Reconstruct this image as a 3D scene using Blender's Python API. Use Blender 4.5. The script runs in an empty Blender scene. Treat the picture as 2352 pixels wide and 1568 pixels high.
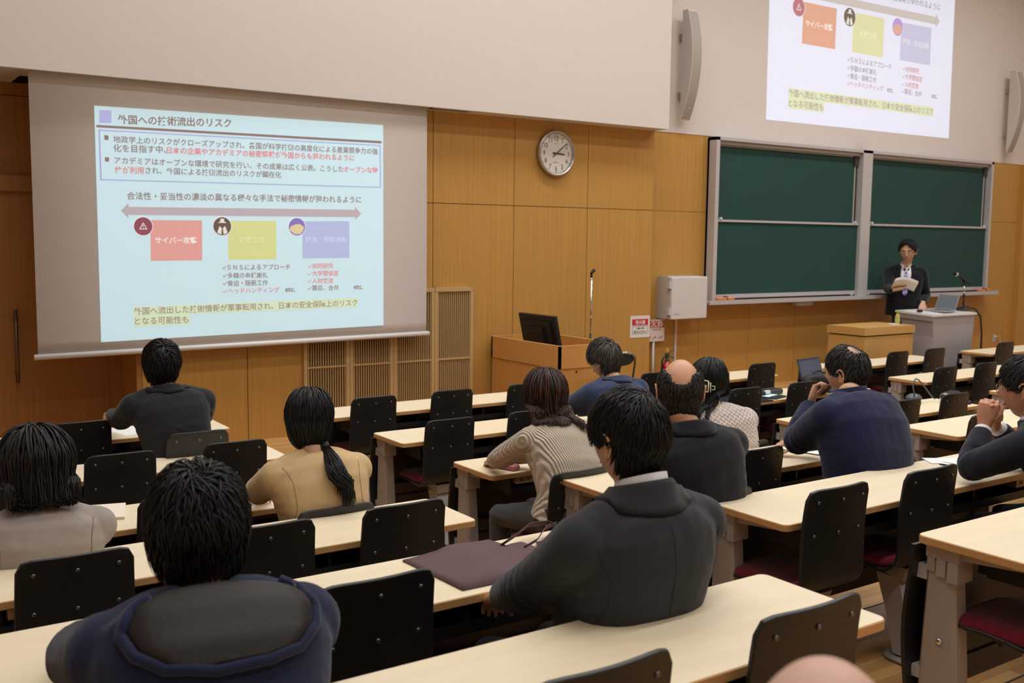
import bpy, bmesh, math, random
import numpy as np
from mathutils import Vector, Matrix
PI = math.pi
random.seed(7)
scene = bpy.context.scene
COL = scene.collection

# ---------------------------------------------------------------- camera
cam_d = bpy.data.cameras.new('camera')
cam = bpy.data.objects.new('camera', cam_d)
COL.objects.link(cam)
cam_d.sensor_fit = 'HORIZONTAL'
cam_d.sensor_width = 36.0
cam_d.lens = 2327.28 / 2352 * 36.0
cam_d.clip_start = 0.05
_yaw, _pitch, _roll = 0.597998756, -0.100517031, 0.0110587364
_f = Vector((math.sin(_yaw) * math.cos(_pitch), math.cos(_yaw) * math.cos(_pitch), math.sin(_pitch)))
_r = _f.cross(Vector((0, 0, 1))).normalized()
_u = _r.cross(_f)
_r2 = _r * math.cos(_roll) + _u * math.sin(_roll)
_u2 = _u * math.cos(_roll) - _r * math.sin(_roll)
CAM_Z = 1.97
cam.matrix_world = Matrix(((_r2.x, _u2.x, -_f.x, 0), (_r2.y, _u2.y, -_f.y, 0), (_r2.z, _u2.z, -_f.z, CAM_Z), (0, 0, 0, 1)))
cam_d.dof.use_dof = True
cam_d.dof.focus_distance = 4.6
cam_d.dof.aperture_fstop = 4.5
scene.camera = cam

# ---------------------------------------------------------------- view, world
scene.view_settings.view_transform = 'Standard'
scene.view_settings.look = 'None'
scene.view_settings.exposure = 0.08
scene.view_settings.gamma = 1.0
scene.view_settings.use_curve_mapping = False
world = bpy.data.worlds.new('world')
scene.world = world
world.use_nodes = True
world.node_tree.nodes['Background'].inputs[0].default_value = (1.0, 0.9, 0.8, 1)
world.node_tree.nodes['Background'].inputs[1].default_value = 0.02
try:
    scene.cycles.max_bounces = 6
    scene.cycles.diffuse_bounces = 4
    scene.cycles.glossy_bounces = 2
    scene.cycles.transmission_bounces = 4
    scene.cycles.sample_clamp_indirect = 4.0
    scene.cycles.caustics_reflective = False
    scene.cycles.caustics_refractive = False
except Exception:
    pass

# ---------------------------------------------------------------- ceiling lamps
LIGHT_COL = (0.93, 0.985, 1.0)
def lamp(name, x, y, z, sx, sy, watts, rz=0.0, spread=150):
    d = bpy.data.lights.new(name, 'AREA')
    d.shape = 'RECTANGLE'
    d.size, d.size_y = sx, sy
    d.energy = watts
    d.color = LIGHT_COL
    d.spread = math.radians(spread)
    o = bpy.data.objects.new(name, d)
    o.location = (x, y, z)
    o.rotation_euler = (0, 0, rz)
    COL.objects.link(o)
    return o
CEIL = 6.7
lamp('ceiling_lamp_row', 4.2, 6.75, CEIL - 0.1, 8.0, 0.22, 150, -0.16)
lamp('ceiling_lamp_row', 11.6, 6.0, CEIL - 0.1, 6.0, 0.22, 110, 0.0)
lamp('ceiling_lamp_row', 6.5, 4.2, CEIL - 0.1, 13.0, 0.3, 150, 0.0)
lamp('ceiling_lamp_row', 6.0, 1.6, CEIL - 0.1, 13.0, 0.3, 150, 0.0)
lamp('ceiling_lamp_row', 5.0, -1.2, CEIL - 0.1, 13.0, 0.3, 120, 0.0)

# ---------------------------------------------------------------- materials
MATS = {}
def mat(name, col, rough=0.5, metal=0.0, spec=0.5, emit=None, estr=0.0, bump=0.0, bscale=200.0, var=0.0, vscale=(8, 8, 8), sheen=0.0, alpha=1.0, trans=0.0, coat=0.0):
    if name in MATS:
        return MATS[name]
    m = bpy.data.materials.new(name)
    m.use_nodes = True
    nt = m.node_tree
    b = nt.nodes['Principled BSDF']
    c = (col[0], col[1], col[2], 1)
    b.inputs['Base Color'].default_value = c
    b.inputs['Roughness'].default_value = rough
    b.inputs['Metallic'].default_value = metal
    b.inputs['Specular IOR Level'].default_value = spec
    if sheen: 
        b.inputs['Sheen Weight'].default_value = sheen
    if coat:
        b.inputs['Coat Weight'].default_value = coat
    if trans:
        b.inputs['Transmission Weight'].default_value = trans
    if alpha < 1:
        b.inputs['Alpha'].default_value = alpha
    if emit:
        b.inputs['Emission Color'].default_value = (emit[0], emit[1], emit[2], 1)
        b.inputs['Emission Strength'].default_value = estr
    if var or bump:
        tc = nt.nodes.new('ShaderNodeTexCoord')
        mp = nt.nodes.new('ShaderNodeMapping')
        nt.links.new(tc.outputs['Object'], mp.inputs['Vector'])
        mp.inputs['Scale'].default_value = vscale
    if var:
        n = nt.nodes.new('ShaderNodeTexNoise')
        n.inputs['Scale'].default_value = 1.0
        n.inputs['Detail'].default_value = 4
        nt.links.new(mp.outputs['Vector'], n.inputs['Vector'])
        mr = nt.nodes.new('ShaderNodeMapRange')
        mr.inputs['From Min'].default_value = 0.25
        mr.inputs['From Max'].default_value = 0.75
        mr.inputs['To Min'].default_value = 1 - var
        mr.inputs['To Max'].default_value = 1 + var
        nt.links.new(n.outputs['Fac'], mr.inputs['Value'])
        mx = nt.nodes.new('ShaderNodeVectorMath')
        mx.operation = 'SCALE'
        mx.inputs[0].default_value = col
        nt.links.new(mr.outputs['Result'], mx.inputs['Scale'])
        nt.links.new(mx.outputs['Vector'], b.inputs['Base Color'])
    if bump:
        n2 = nt.nodes.new('ShaderNodeTexNoise')
        n2.inputs['Scale'].default_value = bscale
        n2.inputs['Detail'].default_value = 3
        nt.links.new(tc.outputs['Object'], n2.inputs['Vector'])
        bp = nt.nodes.new('ShaderNodeBump')
        bp.inputs['Strength'].default_value = bump
        bp.inputs['Distance'].default_value = 0.004
        nt.links.new(n2.outputs['Fac'], bp.inputs['Height'])
        nt.links.new(bp.outputs['Normal'], b.inputs['Normal'])
    MATS[name] = m
    return m

def s2l(r, g, b):
    f = lambda c: (c / 255 / 12.92) if c <= 10 else ((c / 255 + 0.055) / 1.055) ** 2.4
    return (f(r), f(g), f(b))

M_WHITE = mat('white_wall_paint', s2l(222, 211, 203), 0.9, spec=0.2, bump=0.08, bscale=300)
M_WOOD = mat('wall_wood_veneer', s2l(190, 142, 72), 0.45, spec=0.35, var=0.10, vscale=(90, 90, 1.2))
M_WOODD = mat('door_wood_veneer', s2l(170, 117, 62), 0.45, spec=0.35, var=0.12, vscale=(70, 70, 1.2))
M_GAP = mat('dark_gap', (0.012, 0.009, 0.006), 0.9, spec=0.1)
M_GRILLE = mat('grille_frame_wood', s2l(196, 160, 110), 0.5, spec=0.3)
M_TOP = mat('desk_laminate', s2l(236, 217, 184), 0.42, spec=0.4, var=0.035, vscale=(2.0, 26, 26))
M_EDGE = mat('desk_edge_band', s2l(205, 158, 104), 0.4, spec=0.4)
M_STEEL = mat('desk_painted_metal', s2l(166, 156, 148), 0.45, metal=0.0, spec=0.5)
M_STEELL = mat('light_painted_metal', s2l(186, 182, 182), 0.45, spec=0.5)
M_PANEL = mat('desk_modesty_panel', s2l(74, 62, 56), 0.55, spec=0.3)
M_BLACK = mat('black_laminate', s2l(36, 35, 34), 0.38, spec=0.45, bump=0.05, bscale=500)
M_BLACKP = mat('black_plastic', s2l(28, 28, 28), 0.5, spec=0.4)
M_SEAT = mat('burgundy_fabric', s2l(112, 18, 36), 0.9, spec=0.1, sheen=0.3, bump=0.2, bscale=900)
M_RIVET = mat('rivet_metal', s2l(120, 120, 120), 0.3, metal=0.9)
M_CHROME = mat('chrome', (0.75, 0.75, 0.75), 0.12, metal=1.0)
M_ALU = mat('aluminium_frame', s2l(196, 190, 190), 0.4, metal=0.15, spec=0.5)
M_BOARD = mat('green_chalkboard', s2l(38, 72, 66), 0.7, spec=0.25, var=0.05, vscale=(1.5, 1.5, 1.5))
M_SCREEN = mat('screen_fabric', s2l(214, 204, 197), 0.95, spec=0.1)
M_PAPER = mat('white_paper', s2l(238, 236, 234), 0.8, spec=0.2)

# ---------------------------------------------------------------- mesh helpers
class MB:
    def __init__(self):
        self.v = []; self.f = []; self.mi = []; self.cur = 0
    def add(self, vs, fs, mi=None):
        o = len(self.v)
        self.v += [tuple(p) for p in vs]
        self.f += [tuple(i + o for i in f) for f in fs]
        self.mi += [self.cur if mi is None else mi] * len(fs)
        return self
    def box(self, x0, x1, y0, y1, z0, z1, mi=None):
        vs = [(x0, y0, z0), (x1, y0, z0), (x1, y1, z0), (x0, y1, z0), (x0, y0, z1), (x1, y0, z1), (x1, y1, z1), (x0, y1, z1)]
        return self.add(vs, [(0, 3, 2, 1), (4, 5, 6, 7), (0, 1, 5, 4), (1, 2, 6, 5), (2, 3, 7, 6), (3, 0, 4, 7)], mi)
    def loft(self, rings, cap=True, closed=True, mi=None):
        n = len(rings[0]); vs = [p for r in rings for p in r]; fs = []
        for k in range(len(rings) - 1):
            for i in range(n if closed else n - 1):
                j = (i + 1) % n
                fs.append((k * n + i, k * n + j, (k + 1) * n + j, (k + 1) * n + i))
        if cap:
            fs.append(tuple(range(n - 1, -1, -1)))
            fs.append(tuple((len(rings) - 1) * n + i for i in range(n)))
        return self.add(vs, fs, mi)
    def tube(self, pts, rad, n=10, mi=None, cap=True):
        pts = [Vector(p) for p in pts]
        if not hasattr(rad, '__len__'): rad = [rad] * len(pts)
        rings = []; up = None
        for i, p in enumerate(pts):
            t = (pts[min(i + 1, len(pts) - 1)] - pts[max(i - 1, 0)]).normalized()
            if up is None:
                up = Vector((0, 0, 1)) if abs(t.z) < 0.9 else Vector((1, 0, 0))
            a = t.cross(up).normalized(); b = a.cross(t).normalized(); up = b
            rings.append([p + (a * math.cos(2 * PI * k / n) + b * math.sin(2 * PI * k / n)) * rad[i] for k in range(n)])
        return self.loft(rings, cap, mi=mi)
    def lathe(self, c, prof, n=24, axis='z', mi=None, cap=True):
        rings = []
        for r, h in prof:
            ring = []
            for k in range(n):
                a = 2 * PI * k / n
                x, y = r * math.cos(a), r * math.sin(a)
                p = {'z': (x, y, h), 'y': (x, h, -y), 'x': (h, x, y)}[axis]
                ring.append((c[0] + p[0], c[1] + p[1], c[2] + p[2]))
            rings.append(ring)
        return self.loft(rings, cap, mi=mi)
    def ball(self, c, r, n=12, m=8, mi=None):
        if not hasattr(r, '__len__'): r = (r, r, r)
        rings = []
        for j in range(m + 1):
            t = PI * (0.02 + 0.96 * j / m)
            rings.append([(c[0] + r[0] * math.sin(t) * math.cos(2 * PI * k / n), c[1] + r[1] * math.sin(t) * math.sin(2 * PI * k / n), c[2] - r[2] * math.cos(t)) for k in range(n)])
        return self.loft(rings, True, mi=mi)
    def prism(self, poly, z0, z1, ch=0.0, mi=None, mi_side=None):
        """polygon (x, y) counter-clockwise, extruded z0..z1, optional chamfer"""
        poly = [Vector((p[0], p[1])) for p in poly]; n = len(poly)
        def inset(d):
            out = []
            for i in range(n):
                a, b, c = poly[i - 1], poly[i], poly[(i + 1) % n]
                e1 = (b - a).normalized(); e2 = (c - b).normalized()
                n1 = Vector((-e1.y, e1.x)); n2 = Vector((-e2.y, e2.x))
                h = (n1 + n2); h = h / max(0.3, h.dot(n1)) if h.length > 1e-6 else n1
                out.append(b + h * d)
            return out
        mi_side = mi if mi_side is None else mi_side
        if ch > 0:
            q = inset(ch)
            rings = [[(p.x, p.y, z0) for p in q], [(p.x, p.y, z0 + ch) for p in poly], [(p.x, p.y, z1 - ch) for p in poly], [(p.x, p.y, z1) for p in q]]
        else:
            rings = [[(p.x, p.y, z0) for p in poly], [(p.x, p.y, z1) for p in poly]]
        self.loft(rings, False, mi=mi_side)
        self.add(rings[0][::-1], [tuple(range(n))], mi_side)
        self.add(rings[-1], [tuple(range(n))], mi)
        return self
    def build(self, name, m, parent=None, smooth=False, auto=None):
        me = bpy.data.meshes.new(name)
        me.from_pydata(self.v, [], self.f)
        ms = m if isinstance(m, (list, tuple)) else [m]
        for x in ms: me.materials.append(x)
        if len(ms) > 1:
            me.polygons.foreach_set('material_index', self.mi)
        if smooth or auto:
            me.polygons.foreach_set('use_smooth', [True] * len(me.polygons))
            if auto:
                me.set_sharp_from_angle(angle=math.radians(auto))
        me.update()
        o = bpy.data.objects.new(name, me)
        COL.objects.link(o)
        if parent: o.parent = parent
        return o

def rrect(x0, x1, y0, y1, r, n=5):
    out = []
    for cx, cy, a0 in ((x1 - r, y0 + r, -PI / 2), (x1 - r, y1 - r, 0), (x0 + r, y1 - r, PI / 2), (x0 + r, y0 + r, PI)):
        for k in range(n + 1):
            a = a0 + PI / 2 * k / n
            out.append((cx + r * math.cos(a), cy + r * math.sin(a)))
    return out

def tag(o, label=None, cat=None, group=None, kind=None):
    if label: o['label'] = label
    if cat: o['category'] = cat
    if group: o['group'] = group
    if kind: o['kind'] = kind
    return o
def empty(name, loc=(0, 0, 0), rz=0.0, label=None, cat=None, group=None):
    o = bpy.data.objects.new(name, None)
    o.empty_display_size = 0.1
    o.location = loc; o.rotation_euler = (0, 0, rz)
    COL.objects.link(o)
    return tag(o, label, cat, group)
def struct(o):
    o['kind'] = 'structure'
    return o
def copy_tree(o, parent=None):
    c = o.copy(); COL.objects.link(c)
    if parent: c.parent = parent
    for ch in list(o.children):
        copy_tree(ch, c)
    return c
# ================================================================ the room
W1, W2 = 8.23, 8.38          # left part of the front wall, and the part behind the chalkboard (set back)
STG = 0.25                   # the low stage in front of the wall
ROW_FAR = {1: 1.934, 2: 2.892, 3: 3.887, 4: 4.90, 5: 5.915, 6: 6.96}
TIER = {1: 0.323, 2: 0.218, 3: 0.111, 4: 0.0, 5: 0.0, 6: 0.0}
DEPTH = 0.42
STEP_Y = {1: 1.985, 2: 2.945, 3: 3.94}

# floor: tiers stepping down towards the front, wooden boards running along the rows
M_FLOOR = bpy.data.materials.new('floor_boards'); M_FLOOR.use_nodes = True
def _floor_mat(m):
    nt = m.node_tree; b = nt.nodes['Principled BSDF']
    tc = nt.nodes.new('ShaderNodeTexCoord')
    br = nt.nodes.new('ShaderNodeTexBrick')
    br.offset = 0.37; br.inputs['Scale'].default_value = 1.0
    br.inputs['Brick Width'].default_value = 1.1
    br.inputs['Row Height'].default_value = 0.075
    br.inputs['Mortar Size'].default_value = 0.0008
    br.inputs['Color1'].default_value = (*s2l(206, 158, 98), 1)
    br.inputs['Color2'].default_value = (*s2l(176, 126, 74), 1)
    br.inputs['Mortar'].default_value = (*s2l(110, 74, 40), 1)
    nt.links.new(tc.outputs['Object'], br.inputs['Vector'])
    mp = nt.nodes.new('ShaderNodeMapping'); mp.inputs['Scale'].default_value = (3, 60, 60)
    nt.links.new(tc.outputs['Object'], mp.inputs['Vector'])
    n = nt.nodes.new('ShaderNodeTexNoise'); n.inputs['Scale'].default_value = 1; n.inputs['Detail'].default_value = 4
    nt.links.new(mp.outputs['Vector'], n.inputs['Vector'])
    mr = nt.nodes.new('ShaderNodeMapRange'); mr.inputs['To Min'].default_value = 0.82; mr.inputs['To Max'].default_value = 1.12
    nt.links.new(n.outputs['Fac'], mr.inputs['Value'])
    vm = nt.nodes.new('ShaderNodeVectorMath'); vm.operation = 'SCALE'
    nt.links.new(br.outputs['Color'], vm.inputs[0]); nt.links.new(mr.outputs['Result'], vm.inputs['Scale'])
    nt.links.new(vm.outputs['Vector'], b.inputs['Base Color'])
    b.inputs['Roughness'].default_value = 0.38
    b.inputs['Specular IOR Level'].default_value = 0.4
_floor_mat(M_FLOOR)
XL, XR, YB = -3.2, 15.6, -3.4
fl = MB()
fl.box(XL, XR, STEP_Y[3], W2 + 0.9, -0.2, 0.0)
fl.box(XL, XR, STEP_Y[2], STEP_Y[3], -0.2, TIER[3])
fl.box(XL, XR, STEP_Y[1], STEP_Y[2], -0.2, TIER[2])
fl.box(XL, XR, 0.98, STEP_Y[1], -0.2, TIER[1])
fl.box(XL, XR, YB, 0.98, -0.2, 0.43)
struct(fl.build('floor', M_FLOOR))
nose = MB()
for k in (1, 2, 3):
    nose.box(XL, XR, STEP_Y[k] - 0.004, STEP_Y[k] + 0.003, TIER[k] - 0.012, TIER[k] + 0.0025)
struct(nose.build('trim_1', mat('step_nosing', s2l(70, 56, 44), 0.5)))
stg = MB(); stg.box(2.08, XR, 7.2, W2 + 0.02, 0.0, STG)
struct(stg.build('floor_stage', M_FLOOR))

struct(MB().box(XL, XR, YB, W2 + 0.9, CEIL, CEIL + 0.15).build('ceiling', M_WHITE))
struct(MB().box(XL - 0.15, XL, YB, W2 + 0.9, -0.2, CEIL).build('wall_left', M_WHITE))
struct(MB().box(XL, XR, YB - 0.15, YB, -0.2, CEIL).build('wall_back', M_WHITE))

def panels(name, xs, zs, y, th=0.012, gap=0.006, m=None, back=0.1):
    """veneered boards between the grid lines xs, zs on the wall plane y"""
    mb = MB()
    mb.box(xs[0], xs[-1], y + 0.004, y + back, zs[0], zs[-1], 1)
    for i in range(len(xs) - 1):
        for j in range(len(zs) - 1):
            mb.box(xs[i] + gap / 2, xs[i + 1] - gap / 2, y, y + th, zs[j] + (gap / 2 if j else 0), zs[j + 1] - (gap / 2 if j < len(zs) - 2 else 0), 0)
    return struct(mb.build(name, [m or M_WOOD, M_GAP]))
ZT = 3.135
panels('wall_front', [2.06, 2.18, 2.921, 3.80, 4.705, 5.613, 6.524, 7.42], [0.0, 2.296, ZT], W1, back=0.16)
panels('wall_front_right', [7.42, 8.30, 9.12, 9.94, 10.76, 11.58, 12.4, 13.22, 14.86], [0.0, 2.30, ZT + 0.02], W2, gap=0.004)
# right end: shallow pilaster, then the side panel stepping forward
rp = MB(); rp.box(14.86, 15.6, 8.315, W2 + 0.1, 0.0, ZT + 0.02, 0); rp.box(14.856, 14.8605, 8.312, W2, 0, ZT + 0.02, 0)
struct(rp.build('trim_2', [M_WOOD]))
struct(MB().box(XR, XR + 0.15, YB, W2 + 0.9, -0.2, CEIL).build('wall_right', M_WHITE))
# white upper wall (set back, right) and the bulkhead over the left part
struct(MB().box(7.42, XR, W2 - 0.006, W2 + 0.14, ZT + 0.02, CEIL).build('wall_upper', M_WHITE))
hd = MB()
hd.box(XL, 7.42, 8.012, 8.055, ZT, CEIL)
hd.box(XL, 1.28, 8.055, 8.085, ZT, ZT + 0.3); hd.box(4.62, 7.42, 8.055, 8.40, ZT, ZT + 0.3)
hd.box(1.28, 4.62, 8.115, 8.40, ZT, ZT + 0.3)
hd.box(XL, 1.28, 8.16, 9.0, ZT, ZT + 0.3)
hd.box(XL, 7.42, 8.055, 8.40, CEIL - 0.3, CEIL)
struct(hd.build('wall_bulkhead', M_WHITE))
# the screen slot in the soffit, dark metal lip
sl = MB(); sl.box(XL, 1.285, 8.085, 8.16, ZT + 0.06, ZT + 0.10); sl.box(4.6, 5.0, 8.085, 8.13, ZT - 0.004, ZT + 0.02)
struct(sl.build('trim_3', mat('slot_metal', s2l(96, 92, 96), 0.5, metal=0.4)))

# door recess at the far left
DY = 8.80
jm = MB()
jm.box(2.02, 2.06, W1 + 0.0, DY + 0.05, 0.0, ZT)
jm.box(1.94, 2.02, DY - 0.10, DY + 0.05, 0.0, ZT)
jm.box(XL, 2.02, DY - 0.05, DY + 0.08, 2.30, 2.42)
struct(jm.build('trim_4', M_WOODD))
panels('wall_recess', [XL, -1.2, 0.3, 1.11, 1.94], [2.42, ZT - 0.10, ZT], DY, m=M_WOODD)
struct(MB().box(XL, XR, W2 + 0.6, W2 + 0.9, -0.2, CEIL).build('wall_far', M_WOODD))
struct(MB().box(XL, 1.065, DY, DY + 0.05, 0.0, 2.30).build('wall_side_leaf', M_WOODD))
door = struct(MB().box(1.092, 1.94, DY, DY + 0.045, 0.01, 2.30).build('door_1', M_WOODD))
dh = MB(); dh.tube([(1.24, DY - 0.07, 0.80), (1.24, DY - 0.07, 1.38)], 0.015, 12)
for z in (0.88, 1.30): dh.tube([(1.24, DY - 0.07, z), (1.24, DY, z)], 0.012, 8)
dh.build('door_handle', mat('dull_bronze', s2l(120, 104, 84), 0.35, metal=0.8), door, smooth=True)

# ---------------------------------------------------------------- ventilation grilles in the wall
def grille(x0, x1, label):
    e = empty('ventilation_grille', (x0, W1, 0.28), 0, label, 'grille', 'ventilation grilles below the screen')
    w = x1 - x0; h = 1.235
    MB().box(0.02, w - 0.02, -0.003, -0.001, 0.02, h - 0.02).build('backing', M_GAP, e)
    fr = MB()
    fr.box(0.002, 0.035, -0.03, 0, 0, h); fr.box(w - 0.035, w - 0.002, -0.03, 0, 0, h)
    fr.box(0.002, w - 0.002, -0.032, 0, h - 0.04, h); fr.box(0.002, w - 0.002, -0.032, 0, 0, 0.05)
    fr.box(0.035, w - 0.035, -0.028, -0.008, 0.55, 0.565)
    fr.build('frame', M_GRILLE, e)
    s = MB(); n = 16
    for i in range(n):
        x = 0.035 + (w - 0.07) * (i + 0.62) / n
        s.box(x - 0.0045, x + 0.0045, -0.022, -0.006, 0.05, h - 0.04)
    s.build('slats', M_GRILLE, e)
gx = [3.41, 3.845, 4.28, 4.712, 5.137]
for i, t in enumerate(('ventilation grille farthest from the clock, beside the plain wood panel', 'ventilation grille second from the plain panel, under the screen', 'ventilation grille whose right edge lines up with the screen corner', 'ventilation grille clear of the screen, next to the wooden console')):
    grille(gx[i], gx[i + 1], t)

# ---------------------------------------------------------------- wall clock
ck = empty('wall_clock', (6.093, W1, 2.823), 0, 'round white wall clock with silver rim showing nine past three', 'clock')
R = 0.225
MB().lathe((0, 0, 0), [(R - 0.01, 0), (R, -0.01), (R, -0.045), (R - 0.008, -0.055), (R - 0.020, -0.052), (R - 0.026, -0.038), (R - 0.03, -0.03)], 64, 'y', cap=False).build('rim', mat('silver_rim', s2l(190, 186, 182), 0.22, metal=0.85), ck, smooth=True)
MB().lathe((0, 0, 0), [(0.001, -0.0305), (R - 0.026, -0.03)], 48, 'y', cap=False).build('dial', mat('clock_dial', s2l(226, 217, 208), 0.5), ck)
M_INK = mat('black_ink', s2l(34, 32, 36), 0.6)
def text_mesh(s, offset=0.0, font=None):
    c = bpy.data.curves.new('t', 'FONT'); c.body = s; c.offset = offset; c.resolution_u = 3
    o = bpy.data.objects.new('t', c); COL.objects.link(o)
    dg = bpy.context.evaluated_depsgraph_get()
    me = bpy.data.meshes.new_from_object(o.evaluated_get(dg))
    vs = [tuple(v.co) for v in me.vertices]; fs = [tuple(p.vertices) for p in me.polygons]
    bpy.data.objects.remove(o); bpy.data.curves.remove(c); bpy.data.meshes.remove(me)
    return vs, fs
nb = MB()
for h in range(1, 13):
    a = PI / 2 - h * PI / 6
    vs, fs = text_mesh(str(h), 0.0)
    x0, x1 = min(v[0] for v in vs), max(v[0] for v in vs); y0, y1 = min(v[1] for v in vs), max(v[1] for v in vs)
    k = 0.047 / (y1 - y0)
    px, pz = math.cos(a) * 0.148, math.sin(a) * 0.148
    nb.add([(px + (v[0] - (x0 + x1) / 2) * k * 0.86, -0.0315, pz + (v[1] - (y0 + y1) / 2) * k) for v in vs], fs)
nb.build('numerals', M_INK, ck)
tk = MB()
for i in range(60):
    a = 2 * PI * i / 60; big = i % 5 == 0
    w, l = (0.003, 0.014) if big else (0.001, 0.009)
    d = Vector((math.cos(a), 0, math.sin(a))); t = Vector((-math.sin(a), 0, math.cos(a)))
    r1 = 0.192; r0 = r1 - l
    tk.add([Vector((0, -0.0315, 0)) + d * r + t * s for r, s in ((r0, -w), (r1, -w), (r1, w), (r0, w))], [(0, 1, 2, 3)])
tk.build('minute_marks', M_INK, ck)
def hand(a, l0, l1, w, y):
    d = Vector((math.cos(a), 0, math.sin(a))); t = Vector((-math.sin(a), 0, math.cos(a)))
    return MB().add([Vector((0, y, 0)) + d * r + t * s for r, s in ((-l0, -w), (l1, -w * 0.7), (l1, w * 0.7), (-l0, w))] + [Vector((0, y + 0.002, 0)) + d * r + t * s for r, s in ((-l0, -w), (l1, -w * 0.7), (l1, w * 0.7), (-l0, w))], [(0, 1, 2, 3), (4, 7, 6, 5), (0, 4, 5, 1), (1, 5, 6, 2), (2, 6, 7, 3), (3, 7, 4, 0)])
hand(PI / 2 - math.radians(93.5), 0.045, 0.105, 0.0075, -0.036).build('hour_hand', M_INK, ck)
hand(PI / 2 - math.radians(51), 0.055, 0.168, 0.005, -0.039).build('minute_hand', M_INK, ck)
hand(PI / 2 - math.radians(72), 0.03, 0.15, 0.001, -0.042).build('second_hand', M_STEEL, ck)
lm = MB(); vs, fs = text_mesh('CITIZEN', 0.01)
k = 0.056 / max(v[0] for v in vs); lm.add([(v[0] * k - 0.034, -0.0315, 0.093 + v[1] * k) for v in vs], fs)
lm.build('maker_mark', mat('pinkish_ink', s2l(196, 150, 158), 0.6), ck)
sm = MB()
sm.box(-0.05, 0.036, -0.0318, -0.031, -0.094, -0.089); sm.box(-0.022, 0.004, -0.0318, -0.031, -0.084, -0.080)
sm.build('small_print', mat('grey_ink', s2l(168, 158, 156), 0.6), ck)

# ---------------------------------------------------------------- wall speakers beside the upper slide
def speaker(x0, x1, z0, z1, label):
    e = empty('wall_speaker', ((x0 + x1) / 2, W2 - 0.006, z0), 0, label, 'speaker')
    h = z1 - z0; w = x1 - x0; n = 16
    def off(t): return 0.10 + 0.16 * (1 - (2 * t - 1.15) ** 2 * 0.75)
    rings = []; 
    for i in range(n + 1):
        t = i / n; z = h * t; y = -off(t)
        rings.append([(-w / 2, -0.09, z), (-w / 2, y + 0.006, z), (-w / 2 + 0.006, y, z), (w / 2 - 0.006, y, z), (w / 2, y + 0.006, z), (w / 2, -0.09, z)])
    MB().loft(rings).build('cabinet', mat('speaker_cabinet', s2l(206, 196, 186), 0.6), e)
    g = MB(); rings = []
    for i in range(n + 1):
        t = 0.015 + 0.97 * i / n; z = h * t; y = -off(t)
        rings.append([(-w / 2 + 0.012, y - 0.004, z), (w / 2 - 0.012, y - 0.004, z), (w / 2 - 0.012, y + 0.004, z), (-w / 2 + 0.012, y + 0.004, z)])
    g.loft(rings).build('front_mesh', mat('speaker_mesh', s2l(170, 160, 150), 0.7), e)
    MB().box(-0.012, 0.018, -off(0.1) - 0.007, -off(0.1) - 0.003, h * 0.10, h * 0.115).build('badge', M_ALU, e)
    MB().box(-0.03, 0.03, -0.1, 0, h * 0.2, h * 0.26).build('bracket', M_STEEL, e)
    MB().box(-0.03, 0.03, -0.1, 0, h * 0.74, h * 0.8).build('bracket', M_STEEL, e)
speaker(7.83, 7.97, 3.29, 4.45, 'slim curved white loudspeaker on the wall between bulkhead and upper slide')
speaker(14.25, 14.40, 3.30, 4.45, 'slim curved white loudspeaker on the wall at the corner beyond the upper slide')

# ---------------------------------------------------------------- chalkboard
cb = empty('chalkboard', (8.36, W2, 1.28), 0, 'wide green double chalkboard in an aluminium frame with a long ledge', 'chalkboard')
bw, bh, bd = 5.54, 1.86, 0.14
c = MB()
c.box(0, bw, -0.03, 0, 0.05, bh)
c.box(0, 0.055, -bd, 0, 0.0, bh); c.box(bw - 0.05, bw, -bd, 0, 0.0, bh)
c.box(0, bw, -bd, 0, bh - 0.035, bh)
c.box(2.60, 2.79, -bd, -0.03, 0.0, bh)
c.box(0.05, bw - 0.05, -bd + 0.045, -0.03, bh - 0.075, bh - 0.04)
c.build('frame', M_ALU, cb)
MB().box(-0.14, bw + 0.12, -bd - 0.10, 0, -0.012, 0.012).box(-0.14, bw + 0.12, -bd - 0.105, -bd - 0.095, -0.02, 0.03).build('ledge', M_STEELL, cb)
for x0, x1 in ((0.06, 2.595), (2.795, bw - 0.055)):
    MB().box(x0, x1 - 0.05, -0.055, -0.045, 0.92, bh - 0.085).build('upper_board', M_BOARD, cb)
    MB().box(x0, x1, -0.095, -0.075, 0.055, 0.925).build('lower_board', M_BOARD, cb)
    r = MB(); r.box(x0, x1, -0.115, -0.07, 0.915, 0.94); r.box(x0, x1, -0.105, -0.06, 0.04, 0.085)
    r.box(x0, x1 - 0.05, -0.06, -0.04, bh - 0.09, bh - 0.08); r.box(x1 - 0.06, x1 - 0.045, -0.065, -0.04, 0.93, bh - 0.085)
    r.build('rail', M_ALU, cb)
    k = MB()
    for x in (x0 + 0.06, x1 - 0.08): k.box(x - 0.014, x + 0.014, -0.13, -0.105, 0.94, 0.965); k.box(x - 0.014, x + 0.014, -0.12, -0.095, 0.03, 0.05)
    k.build('grip', mat('white_plastic', s2l(226, 222, 216), 0.5), cb)
    MB().box(x1 - 0.045, x1 - 0.005, -0.06, -0.035, 0.93, bh - 0.04).box(x1 - 0.08, x1 - 0.004, -0.08, -0.04, bh - 0.2, bh - 0.08).build('pulley_channel', mat('dark_channel', s2l(62, 54, 48), 0.6), cb)
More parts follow.
